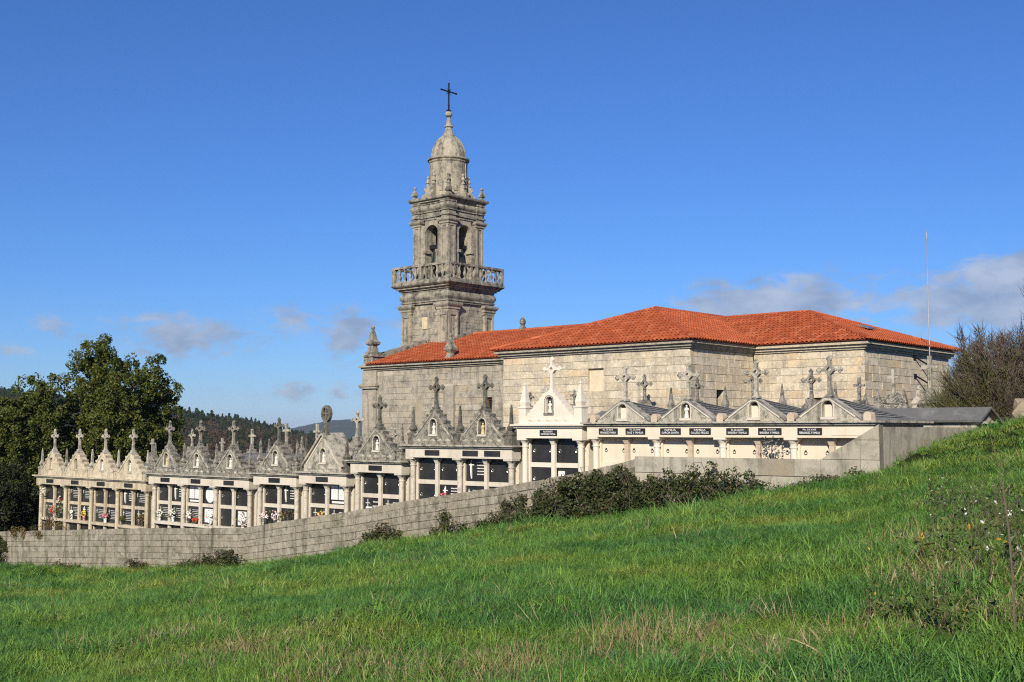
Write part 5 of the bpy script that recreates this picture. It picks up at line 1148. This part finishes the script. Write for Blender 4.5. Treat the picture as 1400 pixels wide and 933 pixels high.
for x, y, d in pool:
    if y > 25.05 and x < -11.15: continue
    if y > 45 or y < .5: continue
    z = ground(x, y); dry = 0
    for a, b, r in DRY:
        q = math.hypot(x - a, y - b)
        if q < r * 1.6: dry = max(dry, .38 * math.exp(-(q / r) ** 2))
    n1 = math.sin(x * .8 + 1.3 * math.sin(y * .5)) * math.sin(y * .9 + x * .35); dry = max(dry, .008 + .012 * n1)
    if rg.random() < dry: k = 4 if rg.random() < .65 else 5
    elif d < 22 and rg.random() < .035 + .03 * n1: k = 6
    elif rg.random() < .03 + .05 * max(0, math.sin(x * 2.3 + y) * math.sin(y * 2.9 - x)): k = 7
    else: k = int(rg.integers(0, 4))
    s_ = rg.uniform(.7, 1.25) * (1 + .28 * n1) * (1.0 if d < 20 else 1.15)
    P.append((x, y, z)); RT.append((rg.normal() * .26, rg.normal() * .26, rg.uniform(0, 6.28))); wd = 1 + max(0, (d - 10)) * .03; SC.append((s_ * wd, s_ * wd, s_)); IX.append(k)
gn_scatter('meadow_grass', P, RT, SC, IX, kinds, None, 'green meadow grass covering the slope in the foreground', 'grass')
# forest on the hill
def fcrown(seed, mat, kind):
    rg_ = np.random.default_rng(seed); m = MB()
    if kind == 'pine': cen = [(0, 0, h) for h in np.linspace(2, 8.5, 7)]; rad = list(np.linspace(2.3, .7, 7))
    else: cen = [(rg_.normal() * 1.2, rg_.normal() * 1.2, 3.5 + rg_.normal() * 1.3) for _ in range(9)]; rad = [1.5] * 9
    add_leaves(m, rg_, cen, rad, 34 if kind != 'bare' else 20, 1.0 if kind != 'bare' else .8, aspect=.7 if kind != 'bare' else .25, updir=.4); m.tube([(0, 0, -1), (0, 0, 5)], [.25, .1], 4)
    me = bpy.data.meshes.new('forest_crown'); me.from_pydata([tuple(v) for v in m.v], [], m.f); me.materials.append(MATS[mat]); me.update(); return me
fk = [fcrown(1, 'forest_green', 'pine'), fcrown(2, 'forest_green', 'round'), fcrown(3, 'forest_brown', 'round'), fcrown(4, 'forest_brown', 'bare'), fcrown(5, 'forest_brown', 'bare')]
P = []; RT = []; SC = []; IX = []
hx = np.array(HR, float)
for k in range(9000):
    u = rg.uniform(0, len(HR) - 1); i = int(u); f = u - i; b = hx[i] * (1 - f) + hx[i + 1] * f; t = rg.uniform(.0, 1) ** .75 * .84
    q, z = hill_fn(t, b[2]); x, y = b[0] * q, b[1] * q
    nn = math.sin(x * .011 + 2) * math.sin(y * .013) + .5 * math.sin(x * .03 + y * .02)
    if t > .66 + .05 * nn: kk = int(rg.integers(0, 2))
    elif rg.random() < .16 + .22 * max(nn, 0): kk = int(rg.integers(0, 2))
    else: kk = int(rg.integers(2, 5))
    s_ = rg.uniform(.6, 1.15) * (.75 if t > .7 else 1); P.append((x, y, z - .5)); RT.append((0, 0, rg.uniform(0, 6.28))); SC.append((s_, s_, s_ * rg.uniform(.85, 1.25))); IX.append(kk)
gn_scatter('forest', P, RT, SC, IX, fk, None, 'mixed brown and dark green woodland covering the hill left of the church', 'forest')
# ------------------------------------------------------------------ foreground weeds on the right
def weed(label, x, y, h, n, seed, pale=0, yellow=0, stem='twig', spread=.35, leafn=40):
    rr = random.Random(seed); rg_ = np.random.default_rng(seed); z = ground(x, y); T = thing('weed_plant', (x, y, z), label, 'weed'); m = MB(); tips = []
    for k in range(n):
        b = Vector((x + rr.gauss(0, spread * .4), y + rr.gauss(0, spread * .4), z)); d = Vector((rr.gauss(0, .35), rr.gauss(0, .35), 1)); tips += strand_mesh(m, rr, b, d, h * rr.uniform(.5, 1.1), 0, .0045, 4)[1:]
    tag(m.build('stems', stem, T, fix=False), kind='stuff'); c = [tuple(rr.choice(tips)) for _ in range(leafn)]
    m = MB(); add_leaves(m, rg_, c, [.05] * len(c), 3, .06, aspect=.4); tag(m.build('leaves', 'leaf_weed', T, fix=False), kind='stuff')
    for nm_, k, mt_, sz in (('pale_leaves', pale, 'leaf_pale', .042), ('yellow_leaves', yellow, 'leaf_yellow', .07)):
        if k: c = [tuple(rr.choice(tips)) for _ in range(k)]; m = MB(); add_leaves(m, rg_, c, [.03] * k, 1, sz, aspect=.5); tag(m.build(nm_, mt_, T, fix=False), kind='stuff')
weed('dry weed with pale seed leaves on the bank at right', -5.9, 16.0, .5, 60, 1, pale=40, spread=1.0, leafn=150)
weed('tangled grey weed with whitish leaves above the yellow-leaved plant', -3.85, 12.0, .6, 110, 2, pale=70, spread=1.1, leafn=260)
weed('low plant with bright yellow leaves at right', -3.75, 10.3, .45, 50, 3, pale=10, yellow=26, spread=.9, leafn=160)
weed('whitish seed heads beside the tall brown stalk', -3.05, 9.8, .5, 70, 4, pale=60, yellow=6, spread=.7, leafn=140)
weed('clump of bleached dry grass stalks on the slope at right', -5.15, 12.4, .45, 40, 5, stem='straw', spread=.7, leafn=10)
weed('bleached straw tuft low in the foreground right of centre', -5.2, 7.5, .34, 90, 6, stem='straw', spread=.6, leafn=6)
weed('thin straw stalks low in the foreground centre', -5.9, 6.6, .28, 60, 7, stem='straw', spread=.8, leafn=4)
weed('scattered straw stalks in the left foreground', -9.6, 6.9, .28, 40, 8, stem='straw', spread=.9, leafn=40)
weed('dark leafy weed patch in the lower right foreground', -3.1, 7.9, .32, 60, 9, spread=1.0, leafn=260, yellow=5)
weed('leafy weed clump with dark stems halfway up the right slope', -4.6, 14.2, .42, 70, 10, spread=1.1, leafn=240, pale=14)
weed('broad-leaved weed patch in the lower left foreground', -8.7, 8.0, .2, 40, 11, spread=1.2, leafn=220, stem='straw')
ST = MB(); rr = random.Random(5)
p0 = Vector((-2.42, 7.25, ground(-2.42, 7.25))); ST.tube([p0, p0 + Vector((.0, .0, .4)), p0 + Vector((-.02, .01, .75)), p0 + Vector((-.05, .0, 1.05)), p0 + Vector((-.1, -.02, 1.3))], [.008, .007, .0055, .004, .002], 5)
for k in range(7):
    b = p0 + Vector((-.02, 0, .45 + .1 * k)); ST.tube([b, b + Vector((rr.uniform(-.1, .1), rr.uniform(-.1, .1), .09))], [.004, .002], 4)
tag(ST.build('dry_stalk', 'twig', fix=False), 'tall thin brown stalk rising at the right edge of the foreground', 'stalk')
# ------------------------------------------------------------------ air
hz = MB().box(-9800, 9800, -9800, 9800, -140, 95); hm = bpy.data.materials.new('haze'); hm.use_nodes = True; t = hm.node_tree; t.nodes.clear()
o_ = t.nodes.new('ShaderNodeOutputMaterial'); v_ = t.nodes.new('ShaderNodeVolumePrincipled'); v_.inputs['Color'].default_value = (.62, .78, 1, 1); v_.inputs['Density'].default_value = 6e-5; v_.inputs['Anisotropy'].default_value = 0.0; t.links.new(v_.outputs[0], o_.inputs['Volume'])
MATS['haze'] = hm
USE_HAZE = True
if USE_HAZE: tag(hz.build('haze', 'haze', org=Vector((0, 0, 0))), 'thin pale blue air haze over the whole valley', 'haze', kind='stuff')
